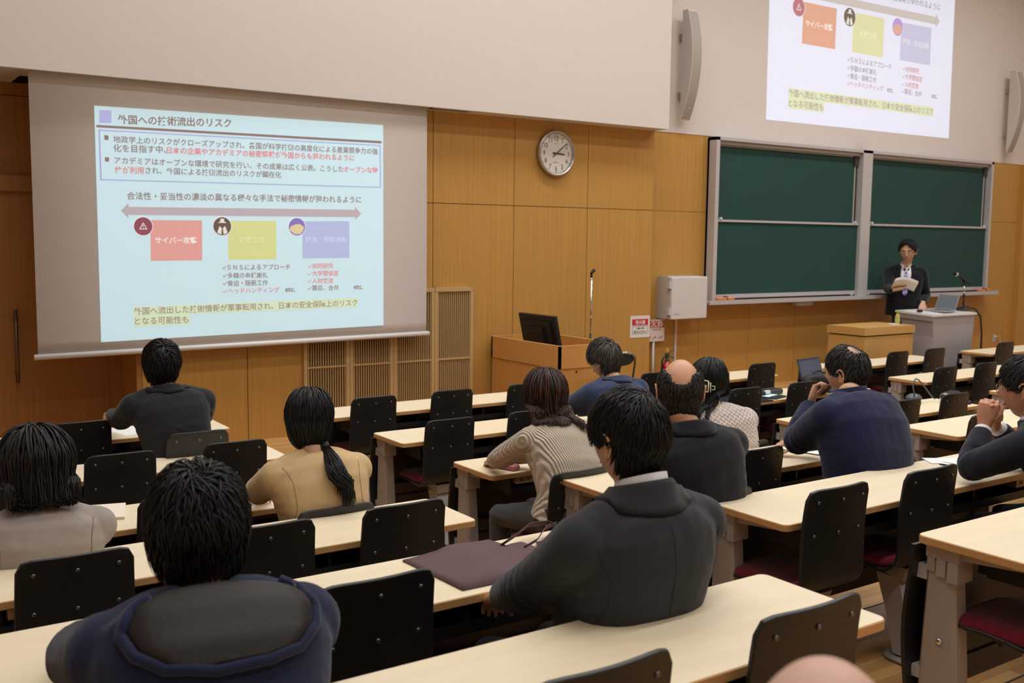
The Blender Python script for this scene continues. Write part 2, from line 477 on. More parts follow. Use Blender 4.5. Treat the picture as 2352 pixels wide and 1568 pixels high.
def eraser(x, label):
    e = empty('chalkboard_eraser', (x, W2 - bd - 0.045, 1.293), 0, label, 'eraser')
    b = MB(); b.prism(rrect(-0.13, 0.13, -0.03, 0.03, 0.012), 0.012, 0.04, 0.006); b.build('body', mat('orange_fabric', s2l(232, 132, 58), 0.8), e)
    MB().box(-0.125, 0.125, -0.027, 0.027, 0.0, 0.014).build('felt', M_BLACKP, e)
    s = MB(); s.tube([(0.01, -0.034, 0.012), (0.01, -0.03, 0.045), (0.01, 0.0, 0.055), (0.01, 0.03, 0.045)], 0.006, 6); s.build('strap', M_BLACKP, e)
eraser(8.52, 'orange chalkboard eraser lying at the ledge end near the grey box')
eraser(13.74, 'orange chalkboard eraser lying at the ledge end beyond the speaking man')
MB().box(0, 0.30, -0.06, 0, 0, 0.055).build('x', M_STEELL).name = 'ledge_lamp_box'
bpy.data.objects['ledge_lamp_box'].location = (9.75, W2 - 0.12, 1.205)
tag(bpy.data.objects['ledge_lamp_box'], 'small white tray box hanging under the chalkboard ledge', 'box')
MB().box(0, 0.022, -0.004, 0, 0, 0.33).build('magnet_strip', mat('lime_plastic', s2l(130, 196, 52), 0.5))
o = bpy.data.objects['magnet_strip']; o.location = (8.417, W2 - 0.1, 1.80); tag(o, 'lime green magnetic strip on the chalkboard inner edge', 'magnet')
for i, (z, cl, r, nm) in enumerate(((1.545, (222, 206, 60), 0.014, 'yellow'), (1.51, (84, 40, 130), 0.016, 'purple'), (1.472, (90, 180, 60), 0.016, 'green'), (1.44, (190, 50, 50), 0.013, 'red'), (1.41, (230, 226, 224), 0.015, 'white'), (1.378, (222, 216, 210), 0.011, 'small white'), (1.345, (236, 160, 60), 0.02, 'orange'))):
    mg = MB().lathe((0, 0, 0), [(0.002, -0.012), (r * 0.8, -0.012), (r, -0.008), (r, 0)], 14, 'y').build('magnet', mat('magnet_' + nm.replace(' ', '_'), s2l(*cl), 0.5), smooth=True)
    mg.location = (8.435, W2 - 0.097, z)
    tag(mg, nm + ' round magnet in the column at the chalkboard left edge', 'magnet', 'round magnets on the chalkboard')

# ---------------------------------------------------------------- grey box, conduit, signs, extinguisher, outlet
bx = empty('junction_box', (7.90, W2, 1.36), 0, 'grey plastic junction box mounted on the wood wall beside the chalkboard', 'junction box')
MB().box(-0.255, 0.275, -0.2, 0, -0.24, 0.215).build('case', mat('box_case', s2l(205, 190, 178), 0.6), bx)
MB().prism([(p[0], p[1]) for p in rrect(-0.26, 0.28, -0.245, 0.22, 0.015)], 0, 0.05, 0.008).build('door', mat('box_door', s2l(214, 207, 202), 0.5), bx)
d = bx.children[-1]; d.rotation_euler = (PI / 2, 0, 0); d.location = (0.0, -0.195, 0)
hg = MB()
for z in (0.13, -0.16): hg.box(-0.285, -0.255, -0.235, -0.19, z - 0.035, z + 0.035)
hg.build('hinge', mat('box_hinge', s2l(206, 200, 194), 0.5), bx)
MB().box(-0.25, 0.24, -0.17, -0.02, 0.215, 0.226).build('top_lip', M_STEELL, bx)
MB().box(-0.22, -0.14, -0.2465, -0.244, -0.19, -0.182).build('small_print', mat('grey_ink', s2l(168, 158, 156), 0.6), bx)
tag(MB().box(-0.012, 0.012, -0.024, 0, STG, 1.12).build('cable_conduit', mat('conduit_white', s2l(222, 210, 200), 0.5)), 'thin white cable conduit running down from the grey junction box', 'conduit')
bpy.data.objects['cable_conduit'].location = (7.925, W2, 0)

M_RED = mat('sign_red', s2l(200, 36, 46), 0.5)
M_SIGN = mat('sign_white', s2l(232, 222, 216), 0.5)
def put_text(mb, s, x0, x1, zb, y, offset=0.0, hscale=1.0):
    vs, fs = text_mesh(s, offset)
    a, b = min(v[0] for v in vs), max(v[0] for v in vs); k = (x1 - x0) / (b - a)
    mb.add([(x0 + (v[0] - a) * k, y, zb + v[1] * k * hscale) for v in vs], fs)
sg = empty('wall_sign', (7.135, W1, 0.93), 0, 'white fire extinguisher notice with red heading stuck on the wood wall', 'sign')
MB().box(0, 0.275, -0.004, 0, 0, 0.235).build('sheet', M_SIGN, sg)
MB().box(0.025, 0.25, -0.006, -0.003, 0.135, 0.20).build('red_band', M_RED, sg)
t = MB(); put_text(t, '消火器', 0.065, 0.21, 0.148, -0.0065, 0.02); t.build('heading_text', M_SIGN, sg)
t = MB(); put_text(t, 'この前へ物を', 0.08, 0.195, 0.093, -0.0065, 0.03); put_text(t, '置かないでください。', 0.05, 0.225, 0.057, -0.0065, 0.03); t.build('notice_text', M_INK, sg)
t = MB()
for a, b, c2, d2 in ((0.03, 0.245, 0.043, 0.0455), (0.03, 0.245, 0.1225, 0.125), (0.027, 0.0295, 0.046, 0.122), (0.2455, 0.248, 0.046, 0.122)): t.box(a, b, -0.006, -0.003, c2, d2)
t.build('frame_line', mat('sign_green_line', s2l(70, 110, 90), 0.5), sg)
ps = empty('post_sign', (7.60, W2 - 0.05, STG), 0, 'red and white fire extinguisher sign on a white pole by the extinguisher', 'sign')
MB().box(-0.20, 0.115, -0.008, 0, 0.615, 0.855).build('plate', M_SIGN, ps)
MB().box(-0.195, 0.11, -0.010, -0.007, 0.765, 0.845).build('red_band', M_RED, ps)
t = MB(); put_text(t, '消火器', -0.185, 0.10, 0.782, -0.0105, 0.02); put_text(t, 'FIRE EXTINGUISHER', -0.18, 0.09, 0.769, -0.0105, 0.02, 0.6); t.build('heading_text', M_SIGN, ps)
t = MB(); put_text(t, '使用方法', -0.06, 0.06, 0.735, -0.0085, 0.02, 0.7)
for x in (-0.14, -0.06, 0.03): t.tube([(x, -0.009, 0.645), (x + 0.03, -0.009, 0.66), (x + 0.05, -0.009, 0.672)], 0.004, 5); t.tube([(x + 0.055, -0.009, 0.65), (x + 0.045, -0.009, 0.668)], 0.003, 5)
t.build('red_drawing', M_RED, ps)
pl = MB(); pl.tube([(-0.03, 0.008, 0.0), (-0.03, 0.008, 0.62)], 0.014, 10); pl.build('pole', mat('conduit_white', None), ps, smooth=True)
MB().lathe((-0.03, 0.0, 0), [(0.10, 0), (0.10, 0.012), (0.03, 0.02)], 20).build('base', M_STEEL, ps)
fe = empty('fire_extinguisher', (7.62, 8.16, STG), 0, 'red fire extinguisher with black hose standing under its sign', 'fire extinguisher')
MB().lathe((0, 0, 0), [(0.06, 0), (0.066, 0.01), (0.066, 0.33), (0.058, 0.37), (0.03, 0.395), (0.026, 0.41)], 24).build('cylinder', mat('extinguisher_red', s2l(176, 22, 34), 0.25, coat=0.5), fe, smooth=True)
v = MB(); v.lathe((0, 0, 0), [(0.028, 0.405), (0.028, 0.425), (0.018, 0.43), (0.018, 0.475)], 16); v.box(-0.02, 0.02, -0.014, 0.014, 0.455, 0.50)
v.tube([(0.0, 0, 0.47), (0.06, 0, 0.452), (0.10, 0, 0.44)], 0.008, 8); v.tube([(0.0, 0, 0.49), (0.05, 0, 0.518), (0.095, 0, 0.53)], 0.008, 8)
v.build('valve', mat('valve_metal', s2l(110, 108, 100), 0.35, metal=0.7), fe)
h = MB(); h.tube([(-0.02, 0, 0.46), (-0.06, -0.01, 0.455), (-0.085, -0.012, 0.42), (-0.088, -0.012, 0.3), (-0.085, 0, 0.12)], 0.011, 10); h.build('hose', M_BLACKP, fe, smooth=True)
y = MB(); y.lathe((0.0, 0, 0.535), [(0.010, -0.003), (0.018, -0.003), (0.018, 0.003), (0.010, 0.003), (0.010, -0.003)], 16, 'y', cap=False); y.tube([(0, 0, 0.49), (0, 0, 0.52)], 0.005, 6)
y.build('safety_pin', mat('pin_yellow', s2l(226, 190, 50), 0.4), fe)
ol = empty('wall_outlet', (14.39, W2, 0.585), 0, 'small metal wall outlet with a thin cord low on the wood wall', 'outlet')
MB().prism(rrect(-0.035, 0.035, -0.06, 0.06, 0.006), 0, 0.008, 0.002).build('plate', M_ALU, ol); ol.children[-1].rotation_euler = (PI / 2, 0, 0)
MB().box(-0.012, 0.012, -0.03, -0.006, 0.01, 0.04).build('plug', mat('white_plastic', None), ol)
MB().tube([(0.0, -0.025, 0.025), (0.08, -0.03, 0.03), (0.14, -0.02, -0.02), (0.16, -0.02, -0.33)], 0.004, 6).build('cord', mat('white_plastic', None), ol)
# ================================================================ lecture desks
TOPZ = 0.70
def desk_parts(L):
    """parts of a three-seat desk: origin at floor, left end, far (front) edge at y = 0, user side towards -y"""
    top = MB(); top.prism(rrect(0, L, -DEPTH, 0, 0.028), TOPZ - 0.028, TOPZ, 0.003, mi=0, mi_side=1)
    posts, br = [], []
    for sx in (0, 1):
        x = 0.055 if sx == 0 else L - 0.055
        s = 1 if sx == 0 else -1
        p = MB()
        rings = []
        for z, y0, y1, w in ((0.03, -0.165, -0.01, 0.036), (0.30, -0.15, -0.018, 0.034), (0.62, -0.125, -0.028, 0.03)):
            c = 0.012
            rings.append([(x - s * w, y0 + c, z), (x - s * (w - c), y0, z), (x + s * w, y0, z), (x + s * w, y1, z), (x - s * (w - c), y1, z), (x - s * w, y1 - c, z)])
        if s < 0: rings = [r[::-1] for r in rings]
        p.loft(rings)
        p.prism([(q[0] + x, q[1] - 0.12) for q in rrect(-0.05, 0.05, -0.16, 0.15, 0.045)], 0.0, 0.03, 0.008)
        sc = MB(); sc.ball((x - s * 0.036, -0.09, 0.36), (0.006, 0.011, 0.011), 10, 6)
        posts.append((p, sc))
        b = MB()
        b.box(x - 0.036, x + 0.05, -0.145, -0.028, 0.632, 0.672)
        b.box(x - 0.034, x + 0.03, -0.06, -0.032, 0.585, 0.632); b.box(x - 0.038, x + 0.03, -0.10, -0.068, 0.575, 0.632); b.box(x - 0.04, x + 0.045, -0.145, -0.108, 0.565, 0.632)
        b.add([(x - 0.02, -0.14, 0.64), (x + 0.02, -0.14, 0.64), (x + 0.02, -0.14, 0.672), (x - 0.02, -0.14, 0.672), (x - 0.02, -0.37, 0.662), (x + 0.02, -0.37, 0.662), (x + 0.02, -0.37, 0.672), (x - 0.02, -0.37, 0.672)],
              [(0, 1, 5, 4), (1, 2, 6, 5), (2, 3, 7, 6), (3, 0, 4, 7), (4, 5, 6, 7)])
        br.append(b)
    pn = MB(); pn.box(0.09, L - 0.09, -0.055, -0.035, 0.37, 0.66)
    bm_ = MB(); bm_.box(0.09, L - 0.09, -0.10, -0.03, 0.20, 0.285); bm_.box(0.09, L - 0.09, -0.085, -0.035, 0.285, 0.30); bm_.box(0.09, L - 0.09, -0.10, -0.03, 0.30, 0.365)
    fp = MB(); n = 10; pts = []
    rings = []
    for x in (-0.006, L + 0.006):
        ring = []
        for i in range(n + 1):
            t = i / n; ring.append((x, 0.012 + 0.022 * math.sin(PI * min(1, t * 1.15)) , 0.16 + 0.505 * t))
        for i in range(n, -1, -1):
            t = i / n; ring.append((x, 0.0 + 0.022 * math.sin(PI * min(1, t * 1.15)) - 0.002, 0.16 + 0.505 * t))
        rings.append(ring)
    fp.loft(rings)
    lug = []
    for x in (0.055, L - 0.055): lug += [MB().box(x - 0.03, x + 0.03, -0.03, 0.008, 0.21, 0.25), MB().box(x - 0.03, x + 0.03, -0.03, 0.008, 0.55, 0.60)]
    sh = MB(); sh.box(0.14, L - 0.14, -0.40, -0.17, 0.575, 0.583); sh.box(0.14, L - 0.14, -0.40, -0.393, 0.583, 0.612); 
    for x in (0.14, L * 0.36, L * 0.66, L - 0.155): sh.box(x, x + 0.015, -0.39, -0.14, 0.583, 0.668)
    ob = []
    for k in range(3):
        x = 0.12 + k * (L - 0.5) / 2 + 0.05
        b = MB(); b.box(x, x + 0.13, -0.405, -0.35, 0.632, 0.672)
        s = MB()
        for q in (0.03, 0.075): s.box(x + q, x + q + 0.004, -0.4065, -0.404, 0.645, 0.66); s.box(x + q + 0.014, x + q + 0.018, -0.4065, -0.404, 0.645, 0.66)
        ob.append((b, s))
    return top, posts, br, pn, bm_, fp, lug, sh, ob
M_OUT = mat('outlet_box_beige', s2l(176, 146, 108), 0.6)
PROTO = {}
def make_desk(L):
    e = empty('lecture_desk', (0, 0, 0))
    top, posts, br, pn, bm_, fp, lug, sh, ob = desk_parts(L)
    top.build('tabletop', [M_TOP, M_EDGE], e, auto=35)
    for p, sc in posts:
        po = p.build('leg_post', M_STEEL, e, auto=30); sc.build('screw', M_CHROME, po, smooth=True)
    for b in br: b.build('bracket', M_STEEL, e)
    pn.build('back_panel', M_PANEL, e)
    bm_.build('cable_beam', M_PANEL, e)
    fp.build('front_panel', M_BLACK, e, auto=30)
    for l_ in lug: l_.build('panel_lug', M_STEELL, e)
    sh.build('book_shelf', M_BLACKP, e)
    for b, s in ob:
        q = b.build('outlet_box', M_OUT, e); s.build('socket', M_GAP, q)
    return e
def desk(row, x0, x1, label):
    L = round(x1 - x0, 2)
    if L not in PROTO:
        e = PROTO[L] = make_desk(L)
    else:
        e = copy_tree(PROTO[L])
    e.location = (x0, ROW_FAR[row], TIER[row])
    return tag(e, label, 'desk', 'lecture desks in rows')
B0, B1 = 0.32, 2.20; A0, A1 = 2.93, 4.86; C0, C1 = 5.64, 7.60; D0, D1 = 8.37, 10.30; E0, E1 = 11.22, 13.15
DL = 1.93
desk(1, B1 - DL, B1, 'long pale wood desk across the bottom of the photo, nearest the camera')
desk(2, B1 - DL, B1, 'pale wood desk with the flat brown tote bag lying on it')
desk(3, B1 - DL, B1, 'pale wood desk just in front of the hooded person, three empty chairs at it')
desk(4, B1 - DL, B1, 'pale wood desk with a cream notebook, used by the two women on the left')
desk(5, B1 - DL, B1, 'empty pale wood desk behind the man in the dark suit below the screen')
desk(6, B1 - DL, B1, 'pale wood desk where the man under the projection screen sits')
desk(1, A0, A0 + DL, 'pale wood desk end at the lower right corner, closest on the right')
desk(2, A0, A0 + DL, 'pale wood desk with loose papers by the man with clasped hands')
desk(3, A0, A0 + DL, 'pale wood desk shared by the balding man and the man in navy fleece')
desk(4, A0, A0 + DL, 'pale wood desk where the woman in the ribbed sweater rests her elbow')
desk(5, A0, A0 + DL, 'pale wood desk used by the grey-haired man in the blue jacket')
desk(6, A0, A0 + DL, 'pale wood front desk before the ventilation grilles and wooden console')
desk(3, C0, C0 + DL, 'pale wood desk behind the one with the looped grey cable')
desk(4, C0, C0 + DL, 'pale wood desk carrying a black equipment with a looped grey cable')
desk(5, C0, C0 + DL, 'pale wood desk with laptop computers, dark cloth and small devices')
desk(6, C0, C0 + DL, 'pale wood front desk whose end points at the wall left of the open laptop')
desk(4, D0, D0 + DL, 'pale wood desk seen just past the glasses of the man with clasped hands')
desk(5, D0, D0 + DL, 'pale wood desk with two empty chairs in front of the white lectern')
desk(6, D0, D0 + DL, 'pale wood front desk between the wooden podium and the white lectern')
desk(6, E0, E0 + DL, 'pale wood front desk to the right of the white lectern, at the photo edge')

# ================================================================ chairs
def chair_shell(dy):
    """one-piece bent plywood back and seat; back top at y = 0"""
    prof = []                                     # (y, z) along the centre line from top of back to front of seat
    for i in range(9):
        t = i / 8; prof.append((0.0 + 0.035 * t + 0.01 * math.sin(PI * t), 0.846 - t * 0.335))
    cy, cz, r = 0.035 + 0.095, 0.511, 0.095
    for i in range(1, 8):
        a = PI + (PI / 2) * i / 7; prof.append((cy + r * math.cos(a), cz + r * math.sin(a)))
    for i in range(1, 8):
        t = i / 7; prof.append((cy + 0.30 * t, 0.416 + 0.012 * math.sin(PI * t) + 0.004 * t))
    n = len(prof); U = 12; th = 0.0065
    top_v, bot_v = [], []
    for k, (y, z) in enumerate(prof):
        a = prof[max(0, k - 1)]; b = prof[min(n - 1, k + 1)]
        ty, tz = b[0] - a[0], b[1] - a[1]; l = math.hypot(ty, tz); ny, nz = -tz / l, ty / l   # towards the sitter / up
        s = k / (n - 1)
        w = 0.178 + 0.008 * math.sin(PI * s)
        if k == 0: wr = w - 0.016
        elif k == n - 1: wr = w - 0.05
        elif k == n - 2: wr = w - 0.012
        else: wr = w
        curve = 0.022 * max(0, 1 - s / 0.5)
        for u in range(U + 1):
            q = 2 * u / U - 1
            c = curve * (q * q)
            dz = 0.0
            if k == 0: dz = -0.010 * abs(q) ** 8
            for lst, sg in ((top_v, 1), (bot_v, -1)):
                lst.append((q * wr, y + c + ny * th * sg + dy, z + nz * th * sg + dz))
    m = MB(); N = len(top_v); fs = []
    W_ = U + 1
    for k in range(n - 1):
        for u in range(U):
            a = k * W_ + u
            fs.append((a, a + 1, a + W_ + 1, a + W_)); fs.append((N + a, N + a + W_, N + a + W_ + 1, N + a + 1))
    for u in range(U):
        fs.append((u, N + u, N + u + 1, u + 1)); a = (n - 1) * W_ + u; fs.append((a, a + 1, N + a + 1, N + a))
    for k in range(n - 1):
        a = k * W_; fs.append((a, a + W_, N + a + W_, N + a)); a += U; fs.append((a, N + a, N + a + W_, a + W_))
    m.add(top_v + bot_v, fs)
    return m
def make_chair(push):
    """push: how far the occupied chair has slid back from its tucked place; the foot stays by the desk"""
    e = empty('lecture_chair', (0, 0, 0))
    sh = chair_shell(0.0).build('shell', M_BLACK, e, auto=50)
    bv = sh.modifiers.new('bevel', 'BEVEL'); bv.width = 0.003; bv.segments = 2; bv.limit_method = 'ANGLE'
    for z, y in ((0.795, 0.0065), (0.665, 0.023)):
        for x in (-0.128, 0.0, 0.128):
            c = 0.022 * (x / 0.178) ** 2 * (1 - (0.846 - z) * 1.0)
            MB().ball((x, y + c - 0.0062, z), (0.0075, 0.004, 0.0075), 10, 6).build('rivet', M_RIVET, e, smooth=True)
    sp = MB(); rings = []
    base = [(p[0], p[1]) for p in rrect(-0.172, 0.172, 0.10, 0.425, 0.07, 6)]
    for z, k in ((0.424, 1.0), (0.44, 1.0), (0.455, 0.93), (0.461, 0.75), (0.463, 0.4)):
        rings.append([(p[0] * k, 0.26 + (p[1] - 0.26) * k, z) for p in base])
    sp.loft(rings); sp.build('seat_pad', M_SEAT, e, smooth=True)
    br = MB()
    br.add([(-0.06, 0.08, 0.41), (0.06, 0.08, 0.41), (0.06, 0.38, 0.408), (-0.06, 0.38, 0.408), (-0.05, 0.10, 0.35), (0.05, 0.10, 0.35), (0.045, 0.30, 0.385), (-0.045, 0.30, 0.385)],
           [(0, 1, 2, 3), (7, 6, 5, 4), (0, 4, 5, 1), (1, 5, 6, 2), (2, 6, 7, 3), (3, 7, 4, 0)])
    br.build('seat_bracket', M_STEEL, e)
    kn = MB(); 
    for x in (-0.055, 0.055): kn.lathe((x, 0.30, 0.36), [(0.006, 0), (0.008, 0.01), (0.008, 0.03), (0.012, 0.04)], 10)
    kn.build('knob', M_BLACKP, e, smooth=True)
    lg = MB(); fy = 0.05 + push
    ty = 0.18 + push * 0.15
    rings = []
    for z, y, w, d in ((0.03, fy + 0.03, 0.05, 0.05), (0.20, fy + (ty - fy) * 0.45 + 0.02, 0.046, 0.047), (0.355, ty, 0.042, 0.055)):
        rings.append([(-w, y - d, z), (w, y - d, z), (w, y + d, z), (-w, y + d, z)])
    lg.loft(rings); lg.build('pedestal', M_STEELL, e)
    ft = MB(); ft.prism([(p[0], p[1] + fy) for p in rrect(-0.075, 0.075, -0.11, 0.14, 0.07, 6)], 0.0, 0.022, 0.008)
    ft.build('foot_plate', M_STEEL, e, auto=40)
    bt = MB()
    for x, y in ((-0.05, -0.06), (0.05, -0.06)): bt.lathe((x, fy + y, 0.022), [(0.006, 0), (0.006, 0.02), (0.003, 0.024)], 8)
    bt.build('bolt', M_CHROME, e)
    if push > 0.2:
        am = MB(); am.box(-0.025, 0.025, 0.25, ty + 0.1, 0.33, 0.37); am.build('slide_arm', M_STEEL, e)
    return e
CH = {}
GROUP_CH = 'black plywood lecture chairs'
def chair(row, xc, label, back=None, rz=0.0):
    near = ROW_FAR[row] - DEPTH
    push = 0.0 if back is None else round(near - 0.10 - back, 1)
    if push not in CH:
        e = CH[push] = make_chair(push)
    else:
        e = copy_tree(CH[push])
    e.location = (xc, near - 0.10 if back is None else back, TIER[row]); e.rotation_euler = (0, 0, rz)
    return tag(e, label, 'chair', GROUP_CH)
chair(1, 1.20, 'empty black chair cut by the bottom edge of the photo, only its top visible')
chair(1, 1.80, 'empty black chair at the bottom desk end, beside the blurred bald head')
chair(1, 3.14, 'black chair with burgundy seat showing at the lower right corner')
chair(2, 0.60, 'black chair under the hooded person', 1.80)
chair(2, 1.20, 'empty black chair between the hooded person and the tote bag')
chair(2, 1.74, 'black chair pushed back under the man in the charcoal suit', 1.88)
chair(3, 0.63, 'empty black chair at the left edge, just beyond the hooded person')
chair(3, 1.27, 'empty black chair hidden partly by the head of the hooded person')
chair(3, 1.82, 'empty black chair behind the tan jacket woman, at the desk end')
chair(4, 0.62, 'black chair under the woman in the grey jacket', 3.84)
chair(4, 1.25, 'empty black chair between the grey jacket woman and the tan jacket woman')
chair(4, 1.75, 'black chair under the woman in the tan jacket with the ponytail', 3.84)
chair(5, 0.62, 'empty black chair hidden behind the grey jacket woman\'s hair')
chair(5, 1.24, 'empty black chair between the grey jacket woman and the hooded head')
chair(5, 1.85, 'empty black chair just beside the tan jacket woman\'s shoulder')
chair(6, 0.55, 'black chair under the long-haired person cut by the photo edge', 5.78)
chair(6, 1.25, 'empty black chair beside the man in the dark suit under the screen')
chair(6, 1.76, 'black chair under the man in the dark suit below the screen', 5.78)
chair(2, 3.13, 'empty black chair at the desk corner beside the charcoal suit man, burgundy seat showing')
chair(2, 3.72, 'empty black chair next to the man with clasped hands')
chair(2, 4.38, 'black chair under the man with clasped hands', 1.88)
chair(3, 3.02, 'black chair under the balding man', 2.86)
chair(3, 3.80, 'empty black chair between the balding man and the navy fleece man')
chair(3, 4.19, 'black chair under the man in navy fleece', 2.88)
chair(4, 3.05, 'black chair under the woman in the ribbed sweater', 3.84)
chair(4, 3.72, 'empty black chair hidden behind the head of the charcoal suit man')
chair(4, 4.30, 'black chair under the woman in the white cable knit', 3.90)
chair(5, 3.23, 'empty black chair behind the ribbed sweater woman\'s desk corner, burgundy seat visible')
chair(5, 3.85, 'empty black chair hidden behind the ribbed sweater woman')
chair(5, 4.30, 'black chair under the grey-haired man in the blue jacket', 4.88)
chair(6, 3.22, 'empty black front chair closest to the ponytail woman, before the grilles')
chair(6, 3.87, 'empty black front chair directly before the grille that is clear of the screen')
chair(6, 4.55, 'empty black front chair half hidden by the brown hair of the sweater woman')
chair(3, 5.80, 'empty black chair beside the clasped hands')
chair(4, 5.86, 'empty black chair hidden behind the navy fleece man')
chair(4, 6.47, 'empty black chair before the looped grey cable')
chair(4, 7.09, 'empty black chair next to the black equipment, towards the clasped hands')
chair(5, 5.90, 'empty black chair touching the white cable knit woman\'s shoulder')
chair(5, 6.57, 'empty black chair with a black bag hanging by the open laptop')
chair(5, 7.22, 'empty black chair hidden behind the navy fleece man\'s head')
chair(6, 5.92, 'empty black front chair between the grey-haired man and the balding man')
chair(6, 6.57, 'empty black front chair behind the tilted dark laptop lid')
chair(6, 7.25, 'empty black front chair standing alone before the wall, left of the open laptop')
chair(5, 8.55, 'empty black chair before the lectern, nearer the navy fleece man')
chair(5, 9.21, 'empty black chair before the lectern, nearer the man with clasped hands')
chair(4, 9.10, 'black chair behind the head of the man with clasped hands')
chair(6, 8.65, 'empty black front chair just past the navy fleece man\'s head')
chair(6, 9.32, 'empty black front chair below the wooden podium corner')
chair(6, 9.98, 'empty black front chair against the base of the white lectern')
chair(6, 11.36, 'empty black front chair to the right of the white lectern')
# ================================================================ the projected slides
SLIDE_TEXT = [
    ('外国への技術流出のリスク', 'g', 0.0688, 0.9315, 0.4334, 0.9451, 0.02),
    ('地政学上のリスクがクローズアップされ、各国が科学技術の高度化による産業競争力の強', 'g', 0.0542, 0.8519, 0.9774, 0.8558, 0.012),
    ('化を目指す中、', 'g', 0.0533, 0.8128, 0.2172, 0.8158, 0.012),
    ('日本の企業やアカデミアの秘密情報が外国からも狙われるように', 'r', 0.2185, 0.8158, 0.8833, 0.8192, 0.02),
    ('アカデミアはオープンな環境で研究を行い、その成果は広く公表。こうした', 'g', 0.0554, 0.763, 0.8398, 0.7625, 0.012),
    ('オープンな特', 'r', 0.8411, 0.7625, 0.9774, 0.7636, 0.02),
    ('性が利用', 'r', 0.0558, 0.7216, 0.1449, 0.7246, 0.02),
    ('され、外国による技術流出のリスクが顕在化', 'g', 0.1499, 0.7251, 0.6069, 0.7249, 0.012),
    ('合法性・妥当性の濃淡の異なる様々な手法で秘密情報が狙われるように', 'g', 0.0905, 0.6123, 0.9105, 0.6151, 0.014),
    ('サイバー攻撃', 'w', 0.1746, 0.4221, 0.3105, 0.4207, 0.02),
    ('諜報工作', 'y', 0.4552, 0.4209, 0.5467, 0.4204, 0.02),
    ('経済・学術活動', 'v', 0.6927, 0.4217, 0.8511, 0.4205, 0.02),
    ('✓', 'g', 0.3933, 0.2978, 0.4092, 0.2969, 0.0),
    ('ＳＮＳによるアプローチ', 'g', 0.4112, 0.298, 0.6358, 0.2938, 0.012),
    ('✓', 'g', 0.3949, 0.2609, 0.4108, 0.2606, 0.0),
    ('多額の金銭謝礼', 'g', 0.4117, 0.2606, 0.5538, 0.2578, 0.012),
    ('✓', 'g', 0.3945, 0.2251, 0.4104, 0.2248, 0.0),
    ('脅迫・隠蔽工作', 'g', 0.4112, 0.2248, 0.5534, 0.2226, 0.012),
    ('✓', 'r', 0.3954, 0.1905, 0.4108, 0.1896, 0.0),
    ('ヘッドハンティング', 'r', 0.4121, 0.1908, 0.5948, 0.1878, 0.016),
    ('etc.', 'g', 0.6161, 0.1891, 0.6529, 0.1883, 0.02),
    ('✓', 'r', 0.7014, 0.2959, 0.7161, 0.2957, 0.0),
    ('共同研究', 'r', 0.7173, 0.2962, 0.798, 0.2952, 0.016),
    ('✓', 'r', 0.701, 0.2601, 0.7157, 0.2599, 0.0),
    ('大学間協定', 'r', 0.7173, 0.261, 0.8198, 0.2584, 0.016),
    ('✓', 'r', 0.7006, 0.2249, 0.7152, 0.2241, 0.0),
    ('人材交流', 'r', 0.7169, 0.2252, 0.7976, 0.223, 0.016),
    ('✓', 'g', 0.7006, 0.1902, 0.7152, 0.1894, 0.0),
    ('買収、合弁', 'g', 0.7165, 0.1905, 0.8194, 0.1874, 0.012),
    ('etc.', 'g', 0.8796, 0.1907, 0.9155, 0.1889, 0.02),
    ('外国へ流出した技術情報が軍事転用され、日本の安全保障上のリスク', 'b', 0.1022, 0.1118, 0.8934, 0.1069, 0.016),
    ('となる可能性も', 'b', 0.1039, 0.0681, 0.2774, 0.0647, 0.016),
]
SLIDE_POLY = [
    ('square', 'lilac', [(0.0136, 0.9301), (0.05, 0.9324), (0.0508, 0.9845), (0.0144, 0.9834)]),
    ('rule', 'grey', [(0.0044, 0.911), (0.9933, 0.9102), (0.9937, 0.9216), (0.0048, 0.9212)]),
    ('outline', 'violet', [(0.0128, 0.9001), (0.987, 0.8995), (0.9883, 0.6934), (0.0136, 0.6929)]),
    ('bullet', 'grey', [(0.0274, 0.8608), (0.0399, 0.8606), (0.0399, 0.8793), (0.0274, 0.8801)]),
    ('bullet', 'grey', [(0.0274, 0.7697), (0.0395, 0.7695), (0.0399, 0.7876), (0.0274, 0.7883)]),
    ('arrow', 'arrowc', [(0.0709, 0.5627), (0.0935, 0.5312), (0.0935, 0.5454), (0.8871, 0.5444), (0.8871, 0.5302), (0.9097, 0.5616), (0.885, 0.5968), (0.8854, 0.5808), (0.0943, 0.5799), (0.0947, 0.5963)]),
    ('red_box', 'red', [(0.1595, 0.3453), (0.3268, 0.3444), (0.3289, 0.5236), (0.1616, 0.5238)]),
    ('yellow_box', 'yellow', [(0.4158, 0.345), (0.5852, 0.343), (0.586, 0.5236), (0.4171, 0.5226)]),
    ('blue_box', 'blue', [(0.6818, 0.3457), (0.8624, 0.3446), (0.8624, 0.5244), (0.6826, 0.5219)]),
    ('highlight', 'hl', [(0.1035, 0.1055), (0.8963, 0.0994), (0.8963, 0.1455), (0.101, 0.1458)]),
    ('highlight', 'hl', [(0.1035, 0.0596), (0.2808, 0.0561), (0.2812, 0.102), (0.1035, 0.1055)]),
]
SLIDE_DISC = [
    (0.1386, 0.4964, 0.0310),
    (0.3966, 0.4975, 0.0326),
    (0.6621, 0.4961, 0.0327),
]
SC = {}
def emis(name, col, k):
    """light of the projector on the sheet: the colour it shows, partly reflected room light"""
    return mat(name, tuple(c * 0.55 for c in col), 0.9, spec=0.05, emit=col, estr=k)
